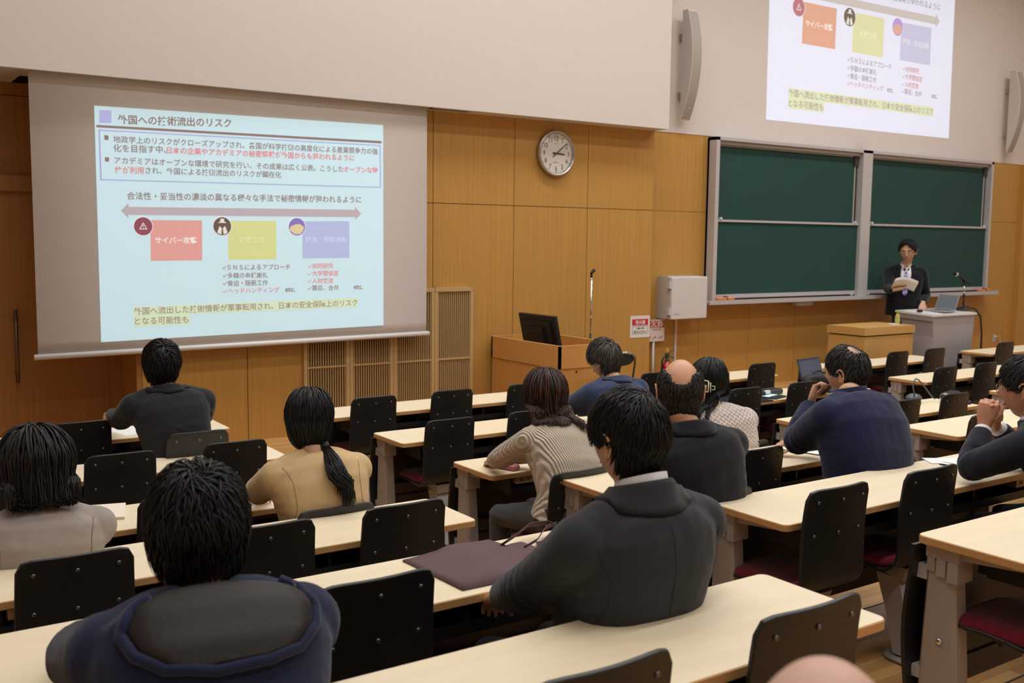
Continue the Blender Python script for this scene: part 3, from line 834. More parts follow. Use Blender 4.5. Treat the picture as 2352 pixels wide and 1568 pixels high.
def slide_mats(pre, base, ink, k):
    d = {'base': base, 'g': ink, 'b': tuple((a + b) / 2 for a, b in zip(ink, (190, 170, 165))), 'r': (222, 140, 142), 'w': (246, 236, 232), 'y': (226, 228, 176), 'v': (206, 212, 240),
         'lilac': (184, 184, 232), 'grey': tuple(c * 0.97 for c in ink), 'violet': (176, 172, 220), 'arrowc': (190, 176, 182), 'red': (226, 164, 156), 'yellow': (216, 218, 150), 'blue': (182, 190, 228),
         'hl': (214, 232, 196), 'ring': (236, 232, 236), 'dred': (150, 84, 100), 'dark': (112, 92, 84), 'pale': (230, 226, 216), 'dblue': (140, 124, 196), 'skin': (226, 206, 160)}
    if pre == 'upper_slide':
        d.update({'red': (224, 172, 148), 'blue': (204, 202, 226), 'yellow': (222, 222, 174), 'v': (226, 226, 238), 'y': (236, 236, 200), 'r': (206, 160, 160), 'arrowc': (206, 198, 192), 'hl': (222, 230, 190), 'dred': (190, 128, 136), 'dark': (120, 108, 96), 'dblue': (190, 160, 220), 'skin': (222, 176, 160)})
    return {n: emis(pre + '_' + n, s2l(*c), k) for n, c in d.items()}
def build_slide(parent, corner, mats):
    """corner: BL, BR, TL, TR world points of the projected picture; parts hang under parent"""
    BL, BR, TL, TR = [Vector(c) for c in corner]
    def P(u, v, lift): 
        p = BL * (1 - u) * (1 - v) + BR * u * (1 - v) + TL * (1 - u) * v + TR * u * v
        return p + Vector((0, -lift, 0)) - parent.location
    W = (BR - BL).length; H = (TL - BL).length
    base = MB().add([P(0, 0, 0), P(1, 0, 0), P(1, 1, 0), P(0, 1, 0)], [(0, 1, 2, 3)]).build('slide_picture', mats['base'], parent)
    groups = {}
    for n, c, poly in SLIDE_POLY:
        if n == 'outline':
            q = [Vector(p) for p in poly]; m = MB(); w = 0.0022
            for a, b in zip(q, q[1:] + q[:1]):
                d = (b - a).normalized(); t = Vector((-d.y, d.x))
                a2, b2 = a - d * w, b + d * w
                m.add([P(*(a2 - t * w), .0012), P(*(b2 - t * w), .0012), P(*(b2 + t * w), .0012), P(*(a2 + t * w), .0012)], [(0, 1, 2, 3)])
            m.build('slide_outline', mats[c], base); continue
        k = 'slide_' + n
        m = groups.setdefault(k, (MB(), c))[0]
        m.add([P(*p, .0012) for p in poly], [tuple(range(len(poly)))])
    for k, (m, c) in groups.items(): m.build(k, mats[c], base)
    txt = {}
    for s, c, u0, v0, u1, v1, off in SLIDE_TEXT:
        vs, fs = text_mesh(s, off)
        a, b = min(v[0] for v in vs), max(v[0] for v in vs)
        du = (u1 - u0) / (b - a); dv = du * W / H
        if s == '✓': dv *= 1.15
        lo = 0.0 if s in ('✓', 'etc.') else -0.06
        m = MB(); txt.setdefault(c, []).append(m)
        m.add([P(u0 + (v[0] - a) * du, v0 + (v1 - v0) * (v[0] - a) / (b - a) + (v[1] - lo) * dv, .0022) for v in vs], fs)
    names = {'g': 'slide_grey_text', 'b': 'slide_bottom_text', 'r': 'slide_red_text', 'w': 'slide_white_text', 'y': 'slide_yellow_text', 'v': 'slide_blue_text'}
    for c, ms_ in txt.items():
        for m in ms_: m.build(names[c], mats[c], base)
    asp = W / H
    def disc(cu, cv, r, lift, n=40): return [P(cu + r * math.cos(2 * PI * i / n), cv + r * asp * math.sin(2 * PI * i / n), lift) for i in range(n)]
    for i, (cu, cv, r) in enumerate(SLIDE_DISC):
        MB().add(disc(cu, cv, r, .0026), [tuple(range(40))]).build('slide_badge_ring', mats['ring'], base)
        bd = MB().add(disc(cu, cv, r * 0.93, .0030), [tuple(range(40))])
        def q(x, y): return P(cu + x * r, cv + y * r * asp, .0036)
        if i == 0:
            bd.build('slide_badge', mats['dred'], base)
            t = MB()
            o = [(-.42, -.32), (.42, -.32), (0, .42)]; n_ = [(-.28, -.24), (.28, -.24), (0, .26)]
            for k in range(3):
                j = (k + 1) % 3; t.add([q(*o[k]), q(*o[j]), q(*n_[j]), q(*n_[k])], [(0, 1, 2, 3)])
            t.add([q(-.03, -.08), q(.03, -.08), q(.04, .12), q(-.04, .12)], [(0, 1, 2, 3)]); t.add([q(-.03, -.19), q(.03, -.19), q(.03, -.12), q(-.03, -.12)], [(0, 1, 2, 3)])
            t.build('slide_badge_mark', mats['pale'], base)
        elif i == 1:
            bd.build('slide_badge', mats['dark'], base)
            t = MB()
            t.add([q(-.42, .34), q(.42, .34), q(.40, .42), q(.22, .46), q(.20, .78), q(-.20, .78), q(-.22, .46), q(-.40, .42)], [tuple(range(8))])
            t.add([q(-.55, -.66), q(-.12, -.85), q(-.05, -.2), q(-.3, .02)], [(0, 1, 2, 3)]); t.add([q(.12, -.85), q(.55, -.66), q(.3, .02), q(.05, -.2)], [(0, 1, 2, 3)])
            t.build('slide_badge_mark', mats['pale'], base)
        else:
            bd.build('slide_badge', mats['dblue'], base)
            t = MB(); t.add([q(-.85, -.35), q(-.3, -.75), q(.3, -.8), q(.7, -.45), q(.8, .0), q(.3, .3), q(-.2, .25), q(-.7, .05)], [tuple(range(8))])
            t.build('slide_badge_mark', mats['skin'], base)
    return base
ps_ = empty('projection_screen', (2.93, 8.10, 3.15), 0, 'white pull-down projection screen showing a slide about technology leaks', 'projection screen')
sc_ = MB(); sx = [(-1.637, -0.046), (1.633, -0.024)]
n = 24; vs = []; fs = []
for i in range(n + 1):
    t = i / n
    for k, x in enumerate((-1.639 + 0.0 * t, -0.8, 0.0, 0.8, 1.636)):
        z = 0.10 + (-2.07 + 0.012 * (x + 1.64) - 0.10) * t
        vs.append((x, 0.0 + 0.012 * max(0, t - 0.97) , z))
for i in range(n):
    for k in range(4): fs.append((i * 5 + k, i * 5 + k + 1, i * 5 + 6 + k, i * 5 + 5 + k))
sc_.add(vs, fs); sheet = sc_.build('sheet', M_SCREEN, ps_, smooth=True)
sol = sheet.modifiers.new('thickness', 'SOLIDIFY'); sol.thickness = 0.002; sol.offset = 1
MB().tube([(-1.665, 0.0, -2.085), (1.66, 0.0, -2.048)], 0.021, 14).build('bottom_bar', mat('screen_bar', s2l(226, 220, 216), 0.5), ps_, smooth=True)
build_slide(ps_, [(1.7325, 8.094, 1.157), (4.124, 8.094, 1.193), (1.7325, 8.094, 2.923), (4.124, 8.094, 2.95)], slide_mats('slide', (206, 232, 240), (150, 128, 124), 0.60))
up = empty('projected_slide', (11.1, W2 - 0.006, 4.7), 0, 'second projected slide on the white upper wall above the chalkboard', 'projected slide')
build_slide(up, [(9.289, W2 - 0.0085, 3.405), (12.965, W2 - 0.0085, 3.420), (9.265, W2 - 0.0085, 6.13), (12.93, W2 - 0.0085, 6.14)], slide_mats('upper_slide', (232, 233, 250), (176, 164, 160), 0.6))
# ================================================================ front of the room
M_OAK = mat('console_oak', s2l(202, 144, 78), 0.45, spec=0.35, var=0.09, vscale=(60, 60, 1.5))
M_OAKT = mat('console_rim', s2l(214, 166, 104), 0.4, spec=0.35)
M_OAKP = mat('podium_oak', s2l(204, 158, 92), 0.5, spec=0.3, var=0.07, vscale=(50, 50, 1.5))
cs = empty('teacher_console', (5.33, 7.08, STG), 0, 'tall oak console with a black monitor standing inside its rim', 'console')
h = 0.785; w, d = 0.66, 1.10
b = MB(); b.box(0.012, w - 0.012, 0.012, d, 0, h - 0.205); b.build('cabinet', M_OAK, cs)
r = MB(); r.box(0, 0.022, 0, d, h - 0.20, h); r.box(0, w, 0, 0.022, h - 0.20, h); r.box(w - 0.022, w, 0, d, h - 0.20, h); r.box(0, w, d - 0.022, d, h - 0.20, h)
r.build('rim', M_OAK, cs)
t = MB(); t.box(-0.001, 0.023, -0.001, d, h, h + 0.004); t.box(0.023, w, -0.001, 0.023, h, h + 0.004); t.box(w - 0.023, w + 0.001, 0.023, d, h, h + 0.004); t.box(0.02, w, d - 0.023, d, h, h + 0.004)
t.build('edge_strip', M_OAKT, cs)
MB().lathe((0.20, 0.012, h - 0.235), [(0.010, 0), (0.010, -0.004), (0.004, -0.006)], 14, 'y').build('lock', mat('lock_dark', s2l(70, 56, 40), 0.4, metal=0.6), cs)
mo = empty('computer_monitor', (5.60, 7.70, STG + h - 0.203), 0, 'black computer monitor seen from the back inside the oak console', 'monitor')
sc = MB()
def tilt(p): 
    a = math.radians(13); x, y, z = p; return (x * math.cos(a) - z * math.sin(a), y, x * math.sin(a) + z * math.cos(a) + 0.06)
def tbox(mb, x0, x1, y0, y1, z0, z1): 
    q = MB().box(x0, x1, y0, y1, z0, z1); mb.add([tilt(p) for p in q.v], q.f); return mb
tbox(sc, 0, 0.03, -0.29, 0.29, 0.0, 0.385); tbox(sc, -0.022, 0, -0.22, 0.22, 0.04, 0.33); tbox(sc, -0.045, -0.022, -0.12, 0.13, 0.06, 0.275)
sc.build('case', M_BLACKP, mo); 
q = MB(); tbox(q, 0.0305, 0.032, -0.275, 0.275, 0.02, 0.37); q.build('screen', mat('dark_glass', s2l(18, 20, 24), 0.1), mo)
st = MB(); st.tube([(-0.01, 0, 0.01), (-0.03, 0, 0.14)], 0.035, 10); st.prism(rrect(-0.12, 0.12, -0.12, 0.12, 0.05), 0, 0.015, 0.004); st.build('stand', M_BLACKP, mo)

pd = empty('wooden_podium', (9.86, 7.29, STG), 0, 'low light-oak podium box in front of the speaking man', 'podium')
h = 0.75
MB().box(0.015, 0.94, 0.012, 0.52, 0, h - 0.105).build('body', M_OAKP, pd)
MB().box(0.03, 0.93, 0.02, 0.51, h - 0.106, h - 0.09).build('shadow_gap', M_GAP, pd)
MB().box(0, 0.955, 0, 0.53, h - 0.09, h).build('top', M_OAKP, pd)
bo = empty('drink_bottle', (10.76, 7.50, STG + h), 0, 'small plastic tea bottle with a lime cap on the low podium', 'bottle')
MB().lathe((0, 0, 0), [(0.028, 0), (0.031, 0.006), (0.031, 0.075), (0.027, 0.10), (0.014, 0.125), (0.013, 0.135)], 20).build('body', mat('bottle_tea', s2l(196, 172, 98), 0.15, spec=0.6), bo, smooth=True)
MB().lathe((0, 0, 0), [(0.0316, 0.018), (0.0316, 0.07)], 20, cap=False).build('label', mat('bottle_label', s2l(186, 196, 110), 0.5), bo, smooth=True)
MB().lathe((0, 0, 0), [(0.016, 0.133), (0.016, 0.160), (0.012, 0.163)], 16).build('cap', mat('lime_cap', s2l(120, 200, 60), 0.4), bo, smooth=True)
tag(MB().box(10.58, 10.68, 7.42, 7.50, STG + h, STG + h + 0.012).build('paper_pad', M_PAPER), 'small white paper pad lying beside the tea bottle', 'paper')

M_LEC = mat('lectern_grey', s2l(172, 166, 166), 0.5, spec=0.4)
M_LECT = mat('lectern_top', s2l(228, 222, 220), 0.4, spec=0.4)
lc = empty('lectern', (11.04, 7.20, STG), 0, 'grey metal lectern with a white top where the speaker rests his fist', 'lectern')
b = MB()
b.loft([[(0.06, 0.05, 0), (0.86, 0.05, 0), (0.86, 0.42, 0), (0.06, 0.42, 0)], [(0.06, 0.03, 0.60), (0.89, 0.03, 0.60), (0.89, 0.44, 0.60), (0.06, 0.44, 0.60)], [(0.015, 0.02, 0.84), (0.90, 0.02, 0.84), (0.90, 0.47, 0.855), (0.015, 0.47, 0.855)]])
b.build('body', M_LEC, lc)
wv = MB(); wv.loft([[(0.0, 0.03, 0.79), (0.05, 0.03, 0.79), (0.05, 0.48, 0.81), (0.0, 0.48, 0.81)], [(-0.01, 0.01, 0.845), (0.05, 0.01, 0.845), (0.05, 0.50, 0.867), (-0.01, 0.50, 0.867)]])
wv.build('side_wing', M_LEC, lc)
MB().add([(-0.02, 0, 0.845), (0.92, 0, 0.845), (0.92, 0.52, 0.872), (-0.02, 0.52, 0.872), (-0.02, 0, 0.87), (0.92, 0, 0.87), (0.92, 0.52, 0.897), (-0.02, 0.52, 0.897)], [(0, 3, 2, 1), (4, 5, 6, 7), (0, 1, 5, 4), (1, 2, 6, 5), (2, 3, 7, 6), (3, 0, 4, 7)]).build('top', M_LECT, lc)
def laptop(loc, rz, label, open_deg=110, w=0.33, d=0.23, scr=(40, 46, 60), lines=None, body=(40, 40, 42)):
    e = empty('laptop', loc, rz, label, 'laptop')
    M_ = mat('laptop_body_%d' % body[0], s2l(*body), 0.4, spec=0.5)
    MB().prism(rrect(-w / 2, w / 2, -d, 0, 0.012), 0, 0.018, 0.003).build('base', M_, e)
    MB().box(-w / 2 + 0.02, w / 2 - 0.02, -d * 0.55, -0.02, 0.0178, 0.0195).build('keyboard', M_BLACKP, e)
    a = math.radians(open_deg - 90); hh = d
    def T(x, t, o): return (x, t * math.sin(a) - o * math.cos(a), 0.018 + t * math.cos(a) + o * math.sin(a) * -1)
    def slab(x0, x1, t0, t1, o0, o1):
        return MB().add([T(x0, t0, o0), T(x1, t0, o0), T(x1, t0, o1), T(x0, t0, o1), T(x0, t1, o0), T(x1, t1, o0), T(x1, t1, o1), T(x0, t1, o1)], [(0, 3, 2, 1), (4, 5, 6, 7), (0, 1, 5, 4), (1, 2, 6, 5), (2, 3, 7, 6), (3, 0, 4, 7)])
    lid = slab(-w / 2, w / 2, 0, hh, -0.008, 0).build('lid', M_, e)
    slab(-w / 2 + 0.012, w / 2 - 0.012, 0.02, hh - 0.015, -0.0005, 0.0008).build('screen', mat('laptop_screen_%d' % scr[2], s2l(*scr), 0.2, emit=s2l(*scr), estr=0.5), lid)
    if lines:
        m = MB(); rnd = random.Random(3)
        for i in range(11):
            t = hh - 0.035 - i * (hh - 0.06) / 11; x = -w / 2 + 0.03
            l = rnd.uniform(0.45, 0.9) * (w - 0.06)
            q = slab(x, x + l, t - 0.002, t, 0.001, 0.0012); m.add(q.v, q.f)
        m.build('screen_lines', mat('screen_lines', s2l(96, 104, 124), 0.4, emit=s2l(96, 104, 124), estr=0.4), lid)
    return e
laptop((11.57, 7.40, STG + 0.886), -PI / 2 - 0.08, 'open grey laptop on the white lectern top', 112, 0.30, 0.21, (92, 94, 98), None, (150, 150, 152))
ms = empty('desk_microphone', (11.97, 7.40, STG + 0.891), 0, 'black microphone on a short stand on the lectern', 'microphone')
MB().lathe((0, 0, 0), [(0.085, 0), (0.085, 0.008), (0.03, 0.02), (0.012, 0.03)], 24).build('base', M_BLACKP, ms, smooth=True)
MB().tube([(0, 0, 0.02), (0, 0, 0.19)], 0.011, 10).tube([(0, 0, 0.16), (0, 0, 0.20)], 0.015, 10).build('lower_tube', M_BLACKP, ms, smooth=True)
MB().tube([(0, 0, 0.19), (-0.005, 0, 0.32)], 0.008, 10).build('upper_tube', M_CHROME, ms, smooth=True)
c = MB(); c.tube([(-0.005, 0, 0.31), (0.0, 0, 0.355)], 0.013, 8); c.tube([(-0.03, 0, 0.372), (0.10, 0, 0.335)], 0.017, 10); c.build('clip', M_BLACKP, ms)
MB().tube([(0.14, 0, 0.32), (-0.10, 0, 0.415), (-0.17, 0, 0.445)], [0.011, 0.015, 0.017], 12).build('handle', M_BLACKP, ms, smooth=True)
MB().tube([(-0.17, 0, 0.445), (-0.195, 0, 0.456)], 0.022, 12).build('silver_ring', M_CHROME, ms, smooth=True)
MB().ball((-0.215, 0, 0.465), 0.026, 14, 10).build('mic_head', M_BLACKP, ms, smooth=True)
tag(MB().tube([(11.68, 7.38, STG + 0.89), (11.75, 7.34, STG + 0.93), (11.85, 7.30, STG + 0.945), (11.95, 7.22, STG + 0.91), (11.985, 7.17, STG + 0.82), (12.0, 7.15, STG + 0.60), (12.0, 7.15, STG + 0.02)], 0.011, 8).build('black_cable', M_BLACKP, smooth=True), 'thick black cable arching off the lectern and hanging down its front', 'cable')
tag(MB().ball((0, 0, 0.014), (0.055, 0.03, 0.018), 14, 8).build('computer_mouse', M_BLACKP, smooth=True), 'black computer mouse near the left corner of the lectern top', 'mouse')
bpy.data.objects['computer_mouse'].location = (11.13, 7.45, STG + 0.886)

sd = empty('microphone_stand', (6.37, 7.95, STG), 0, 'tall thin metal microphone stand by the wood wall, empty clip on top', 'microphone stand')
MB().lathe((0, 0, 0), [(0.13, 0), (0.13, 0.012), (0.03, 0.03), (0.014, 0.05)], 24).build('base', M_BLACKP, sd, smooth=True)
MB().tube([(0, 0, 0.03), (0, 0, 0.78)], 0.012, 10).build('lower_tube', M_BLACKP, sd, smooth=True)
MB().tube([(0, 0, 0.70), (0, 0, 1.34)], 0.0085, 10).tube([(0, 0, 1.325), (0, 0, 1.34)], 0.012, 10).build('upper_tube', M_CHROME, sd, smooth=True)
MB().tube([(0, 0, 1.34), (-0.002, 0, 1.385)], 0.011, 8).tube([(-0.006, 0, 1.375), (0.008, 0, 1.405), (0.034, 0, 1.42)], [0.013, 0.014, 0.02], 10).build('clip', M_BLACKP, sd, smooth=True)

fc = empty('folding_chair', (6.29, 7.40, STG), 0, 'folding chair with a black back and chrome tube by the wood wall', 'chair')
bk = MB(); rings = []
for i in range(13):
    q = 2 * i / 12 - 1; x = 0.21 * q; c = 0.035 * (q * q); hh = 0.055 * (1 - abs(q) ** 4 * 0.75) 
    rings.append([(x, c - 0.012, 0.575 - hh + 0.01 * q * q), (x, c + 0.012, 0.575 - hh), (x, c + 0.014, 0.575 + hh), (x, c - 0.01, 0.58 + hh)])
bk.loft(rings).build('backrest', mat('black_vinyl', s2l(26, 24, 24), 0.4), fc, auto=40)
f = MB()
arch = [(-0.20, 0.12, 0.0), (-0.215, 0.06, 0.30), (-0.225, 0.035, 0.52), (-0.215, 0.02, 0.585), (-0.17, 0.005, 0.63), (-0.08, -0.006, 0.646), (0.08, -0.006, 0.646), (0.17, 0.005, 0.63), (0.215, 0.02, 0.585), (0.225, 0.035, 0.52), (0.215, 0.06, 0.30), (0.20, 0.12, 0.0)]
f.tube(arch, 0.012, 10); f.tube([(-0.19, -0.10, 0.0), (-0.19, 0.06, 0.36), (-0.19, 0.36, 0.36)], 0.011, 8); f.tube([(0.19, -0.10, 0.0), (0.19, 0.06, 0.36), (0.19, 0.36, 0.36)], 0.011, 8); f.tube([(-0.2, 0.38, 0.01), (0.2, 0.38, 0.01)], 0.011, 8); f.tube([(-0.19, 0.36, 0.36), (-0.19, 0.38, 0.01)], 0.011, 8); f.tube([(0.19, 0.36, 0.36), (0.19, 0.38, 0.01)], 0.011, 8)
f.build('tube_frame', M_CHROME, fc, smooth=True)
MB().prism(rrect(-0.19, 0.19, 0.02, 0.38, 0.05), 0.355, 0.39, 0.01).build('seat', mat('black_vinyl', None), fc)

# ================================================================ things on the desks
def desk_top(row): return TIER[row] + TOPZ
Z2, Z3, Z4, Z5, Z6 = (desk_top(i) for i in (2, 3, 4, 5, 6))
# flat brown tote bag
M_BAG = mat('brown_bag_cloth', s2l(104, 82, 84), 0.85, spec=0.15, bump=0.15, bscale=700, var=0.06, vscale=(12, 12, 12))
bg = empty('tote_bag', (1.74, 2.72, Z2), 0, 'flat brown cloth tote bag lying on the desk left of the charcoal suit man', 'bag')
out = [(1.535, 2.865), (1.30 + 0.255, 2.52), (1.80, 2.50), (2.06, 2.56), (2.06, 2.74), (2.00, 2.775), (1.985, 2.82), (1.93, 2.815), (1.905, 2.86), (1.875, 2.905)]
out = [(1.525, 2.86), (1.545, 2.515), (1.72, 2.515), (1.92, 2.54), (2.03, 2.575), (2.02, 2.70), (1.965, 2.72), (1.955, 2.80), (1.90, 2.81), (1.885, 2.90), (1.80, 2.895), (1.66, 2.88)]
m = MB(); nn = 16
def bag_h(x, y): return 0.012 + 0.006 * math.sin(9 * x + 5 * y) * math.cos(14 * y - 3 * x) + 0.004 * math.sin(23 * x)
bmz = bmesh.new(); vsb = [bmz.verts.new((p[0] - 1.74, p[1] - 2.72, 0)) for p in out]; fb = bmz.faces.new(vsb); fb.normal_update()
if fb.normal.z < 0: fb.normal_flip()
bmesh.ops.triangulate(bmz, faces=bmz.faces[:]); bmesh.ops.subdivide_edges(bmz, edges=bmz.edges[:], cuts=5, use_grid_fill=True)
for v_ in bmz.verts:
    e_ = 1.0 if not v_.is_boundary else 0.35
    v_.co.z = e_ * bag_h(v_.co.x + 1.74, v_.co.y + 2.72) + 0.003
me_ = bpy.data.meshes.new('body'); bmz.to_mesh(me_); bmz.free(); me_.materials.append(M_BAG)
me_.polygons.foreach_set('use_smooth', [True] * len(me_.polygons))
ob_ = bpy.data.objects.new('body', me_); COL.objects.link(ob_); ob_.parent = bg
so = ob_.modifiers.new('thickness', 'SOLIDIFY'); so.thickness = 0.006; so.offset = -1
s = MB()
def strap(pts, w=0.02):
    rings = []
    for i, p in enumerate(pts):
        a = Vector(pts[max(0, i - 1)]); b_ = Vector(pts[min(len(pts) - 1, i + 1)]); t_ = (b_ - a).normalized(); n_ = t_.cross(Vector((0, 0, 1))).normalized()
        if n_.length < 0.1: n_ = Vector((0, 1, 0))
        p = Vector(p); up_ = n_.cross(t_)
        k_ = Vector((n_.x * 0.6, n_.y * 0.6, 0.8)) * w * 0.6
        rings.append([p - k_, p + k_, p + k_ + n_ * 0.003, p - k_ + n_ * 0.003])
    s.loft(rings)
strap([(0.13, 0.085, 0.012), (0.20, 0.10, 0.03), (0.28, 0.13, 0.05), (0.36, 0.12, 0.05), (0.40, 0.06, 0.025), (0.36, 0.01, 0.015), (0.24, 0.02, 0.012)])
strap([(0.18, 0.02, 0.012), (0.26, 0.05, 0.02), (0.33, 0.10, 0.04), (0.39, 0.12, 0.04)])
s.build('strap', M_BAG, bg)
nb_ = empty('notebook', (1.02, 4.79, Z4), -0.25, 'cream notebook lying on the desk beside the grey jacket woman', 'notebook')
MB().box(-0.085, 0.085, -0.125, 0.125, 0.0, 0.012).build('pages', mat('notebook_pages', s2l(226, 210, 176), 0.8), nb_)
MB().box(-0.087, 0.087, -0.127, 0.127, 0.012, 0.0135).build('cover', mat('notebook_cover', s2l(240, 224, 204), 0.7), nb_)
def sheet_paper(loc, rz, label, w=0.21, d=0.297, m=None, z=0.001, name='paper_sheet'):
    o = MB().box(-w / 2, w / 2, -d / 2, d / 2, 0, z).build(name, m or M_PAPER); o.location = loc; o.rotation_euler = (0, 0, rz); return tag(o, label, 'paper')
fd = empty('clip_folder', (4.56, 2.70, Z2), 0.15, 'open black folder full of white handouts before the man with clasped hands', 'folder')
MB().box(-0.16, 0.16, -0.12, 0.115, 0, 0.004).build('cover', M_BLACKP, fd)
p = MB()
for i, (a, dx, dy) in enumerate(((0.0, 0, 0), (0.05, -0.01, 0.01), (-0.06, 0.012, 0.005))):
    q = MB().box(-0.15, 0.15, -0.105, 0.105, 0.005 + i * 0.003, 0.0065 + i * 0.003)
    p.add([(v[0] * math.cos(a) - v[1] * math.sin(a) + dx, v[0] * math.sin(a) + v[1] * math.cos(a) + dy, v[2]) for v in q.v], q.f)
p.build('handouts', M_PAPER, fd)
sheet_paper((4.50, 2.80, Z2 + 0.001), 0.95, 'loose white leaflet sticking out beyond the black folder', 0.12, 0.24, None, 0.003)
f2 = empty('clip_folder', (4.58, 3.70, Z3), 0.25, 'thin folder with a white sheet under the navy fleece man\'s elbow', 'folder')
MB().box(-0.15, 0.14, -0.11, 0.11, 0, 0.004).build('cover', M_BLACKP, f2)
MB().box(-0.145, 0.135, -0.10, 0.11, 0.0042, 0.006).build('sheet', M_PAPER, f2)
sheet_paper((1.62, 6.78, Z6), 0.2, 'white handout on the desk before the man in the dark suit', 0.21, 0.28)
pk = sheet_paper((1.97, 6.74, Z6), -0.2, 'white handout by the right elbow of the man in the dark suit', 0.15, 0.21)
gl = empty('folded_eyeglasses', (2.0, 6.72, Z6 + 0.0015), 0.6, 'small folded grey eyeglasses on the handout at the front left desk end', 'eyeglasses')
MB().tube([(-0.06, 0, 0.02), (0.06, 0, 0.02)], 0.004, 6).tube([(-0.055, 0.0, 0.018), (0.05, 0.015, 0.006)], 0.003, 6).build('temple', M_STEEL, gl)
g_ = MB()
for x in (-0.033, 0.033): g_.lathe((x, 0, 0.02), [(0.022, -0.002), (0.025, -0.002), (0.025, 0.002), (0.022, 0.002), (0.022, -0.002)], 16, 'y', cap=False)
g_.build('rim', M_STEEL, gl)
pc = empty('pencil_case', (3.10, 4.58, Z4), 0.3, 'pink patterned pouch on the desk beside the ribbed sweater woman', 'pouch')
MB().prism(rrect(-0.03, 0.03, -0.07, 0.07, 0.015), 0, 0.035, 0.01).build('body', mat('pink_pouch', s2l(196, 120, 128), 0.7, var=0.3, vscale=(90, 90, 90)), pc)
MB().box(-0.001, 0.001, -0.06, 0.06, 0.0345, 0.037).build('zip', M_ALU, pc)
tf = empty('document_case', (1.50, 4.70, Z4), 0.3, 'thin teal document case on the desk at the tan jacket woman\'s left elbow', 'document case')
MB().box(-0.1, 0.1, -0.14, 0.14, 0, 0.008).build('body', mat('teal_case', s2l(112, 140, 146), 0.4), tf)
MB().box(-0.1, 0.1, -0.155, -0.14, 0.001, 0.007).build('edge_strip', mat('pale_green', s2l(186, 204, 170), 0.4), tf)
# laptops, bag and devices on the fifth row
laptop((5.88, 5.80, Z5), 2.20, 'dark laptop with a leaning lid beside the white knit woman', 112, 0.34, 0.24, (84, 60, 44), None, (40, 40, 42))  # brown screen tone is a reflection painted in as its glowing colour
laptop((7.17, 5.79, Z5), 0.15, 'open dark laptop showing lines of text beside the navy fleece man\'s face', 108, 0.36, 0.25, (58, 62, 76), True, (52, 56, 66))
M_DCL = mat('dark_cloth', s2l(44, 44, 50), 0.9, spec=0.1, bump=0.3, bscale=120)
cl = MB(); n = 18; vs = []; fs = []
for i in range(n + 1):
    for j in range(n + 1):
        a, b_ = i / n * 2 - 1, j / n * 2 - 1; rr = math.hypot(a, b_)
        z = max(0.004, 0.055 * (1 - rr ** 2) + 0.018 * math.sin(5 * a + 3 * b_) * (1 - min(1, rr)) + 0.01 * math.sin(9 * b_))
        vs.append((a * 0.28, b_ * 0.13, z))
for i in range(n):
    for j in range(n): k = i * (n + 1) + j; fs.append((k, k + n + 1, k + n + 2, k + 1))
cl.add(vs, fs); o = cl.build('dark_cloth', M_DCL, smooth=True); o.location = (6.02, 5.62, Z5); so = o.modifiers.new('t', 'SOLIDIFY'); so.thickness = 0.004
tag(o, 'dark grey cloth bundled on the desk behind the white knit woman', 'cloth')
dv = empty('portable_recorder', (6.52, 5.74, Z5), 0.1, 'flat black device with a white front corner on the laptop desk', 'device')
MB().prism(rrect(-0.13, 0.13, -0.06, 0.06, 0.02), 0, 0.045, 0.01).build('body', mat('device_dark', s2l(48, 50, 52), 0.3), dv)
MB().box(-0.12, -0.06, -0.062, -0.04, 0.02, 0.046).build('white_corner', M_PAPER, dv)
tb = empty('small_tablet', (6.42, 5.60, Z5), 0.25, 'small device with a pale lit screen at the desk front edge', 'device')
MB().prism(rrect(-0.10, 0.10, -0.07, 0.07, 0.012), 0, 0.014, 0.003).build('body', M_BLACKP, tb)
MB().box(-0.085, 0.085, 0.0, 0.06, 0.0138, 0.0148).build('screen', mat('lit_screen', s2l(190, 214, 226), 0.2, emit=s2l(190, 214, 226), estr=0.5), tb)
bk_ = empty('black_bag', (6.86, 5.52, Z5), 0, 'soft black bag standing on the desk before the open laptop', 'bag')
def blob(mb, c, r, seed, amp=0.12):
    rnd = random.Random(seed); ph = [rnd.uniform(0, 6) for _ in range(6)]; rings = []
    for j in range(13):
        t_ = PI * (0.03 + 0.94 * j / 12); ring = []
        for k in range(20):
            a = 2 * PI * k / 20
            sx_, sy_, sz_ = math.sin(t_) * math.cos(a), math.sin(t_) * math.sin(a), -math.cos(t_)
            f_ = [abs(q_) ** 0.65 * (1 if q_ > 0 else -1) for q_ in (sx_, sy_, sz_)]
            w_ = 1 + amp * math.sin(3 * a + ph[0] + 2 * sz_) * math.sin(2 * t_ + ph[1]) + amp * 0.5 * math.sin(5 * a + ph[2])
            ring.append((c[0] + r[0] * f_[0] * w_, c[1] + r[1] * f_[1] * w_, c[2] + r[2] * f_[2]))
        rings.append(ring)
    return mb.loft(rings)
blob(MB(), (0, 0, 0.09), (0.16, 0.06, 0.09), 4).build('body', mat('black_nylon', s2l(26, 26, 28), 0.7, bump=0.3, bscale=300), bk_, smooth=True)
MB().tube([(-0.12, -0.02, 0.15), (-0.17, -0.06, 0.10), (-0.19, -0.11, 0.0), (-0.17, -0.12, -0.07), (-0.10, -0.12, -0.10)], 0.008, 8).build('strap', M_BLACKP, bk_, smooth=True)
MB().tube([(-0.07, 0, 0.165), (-0.03, 0, 0.20), (0.05, 0, 0.20), (0.08, 0, 0.165)], 0.008, 8).build('grip', M_BLACKP, bk_, smooth=True)
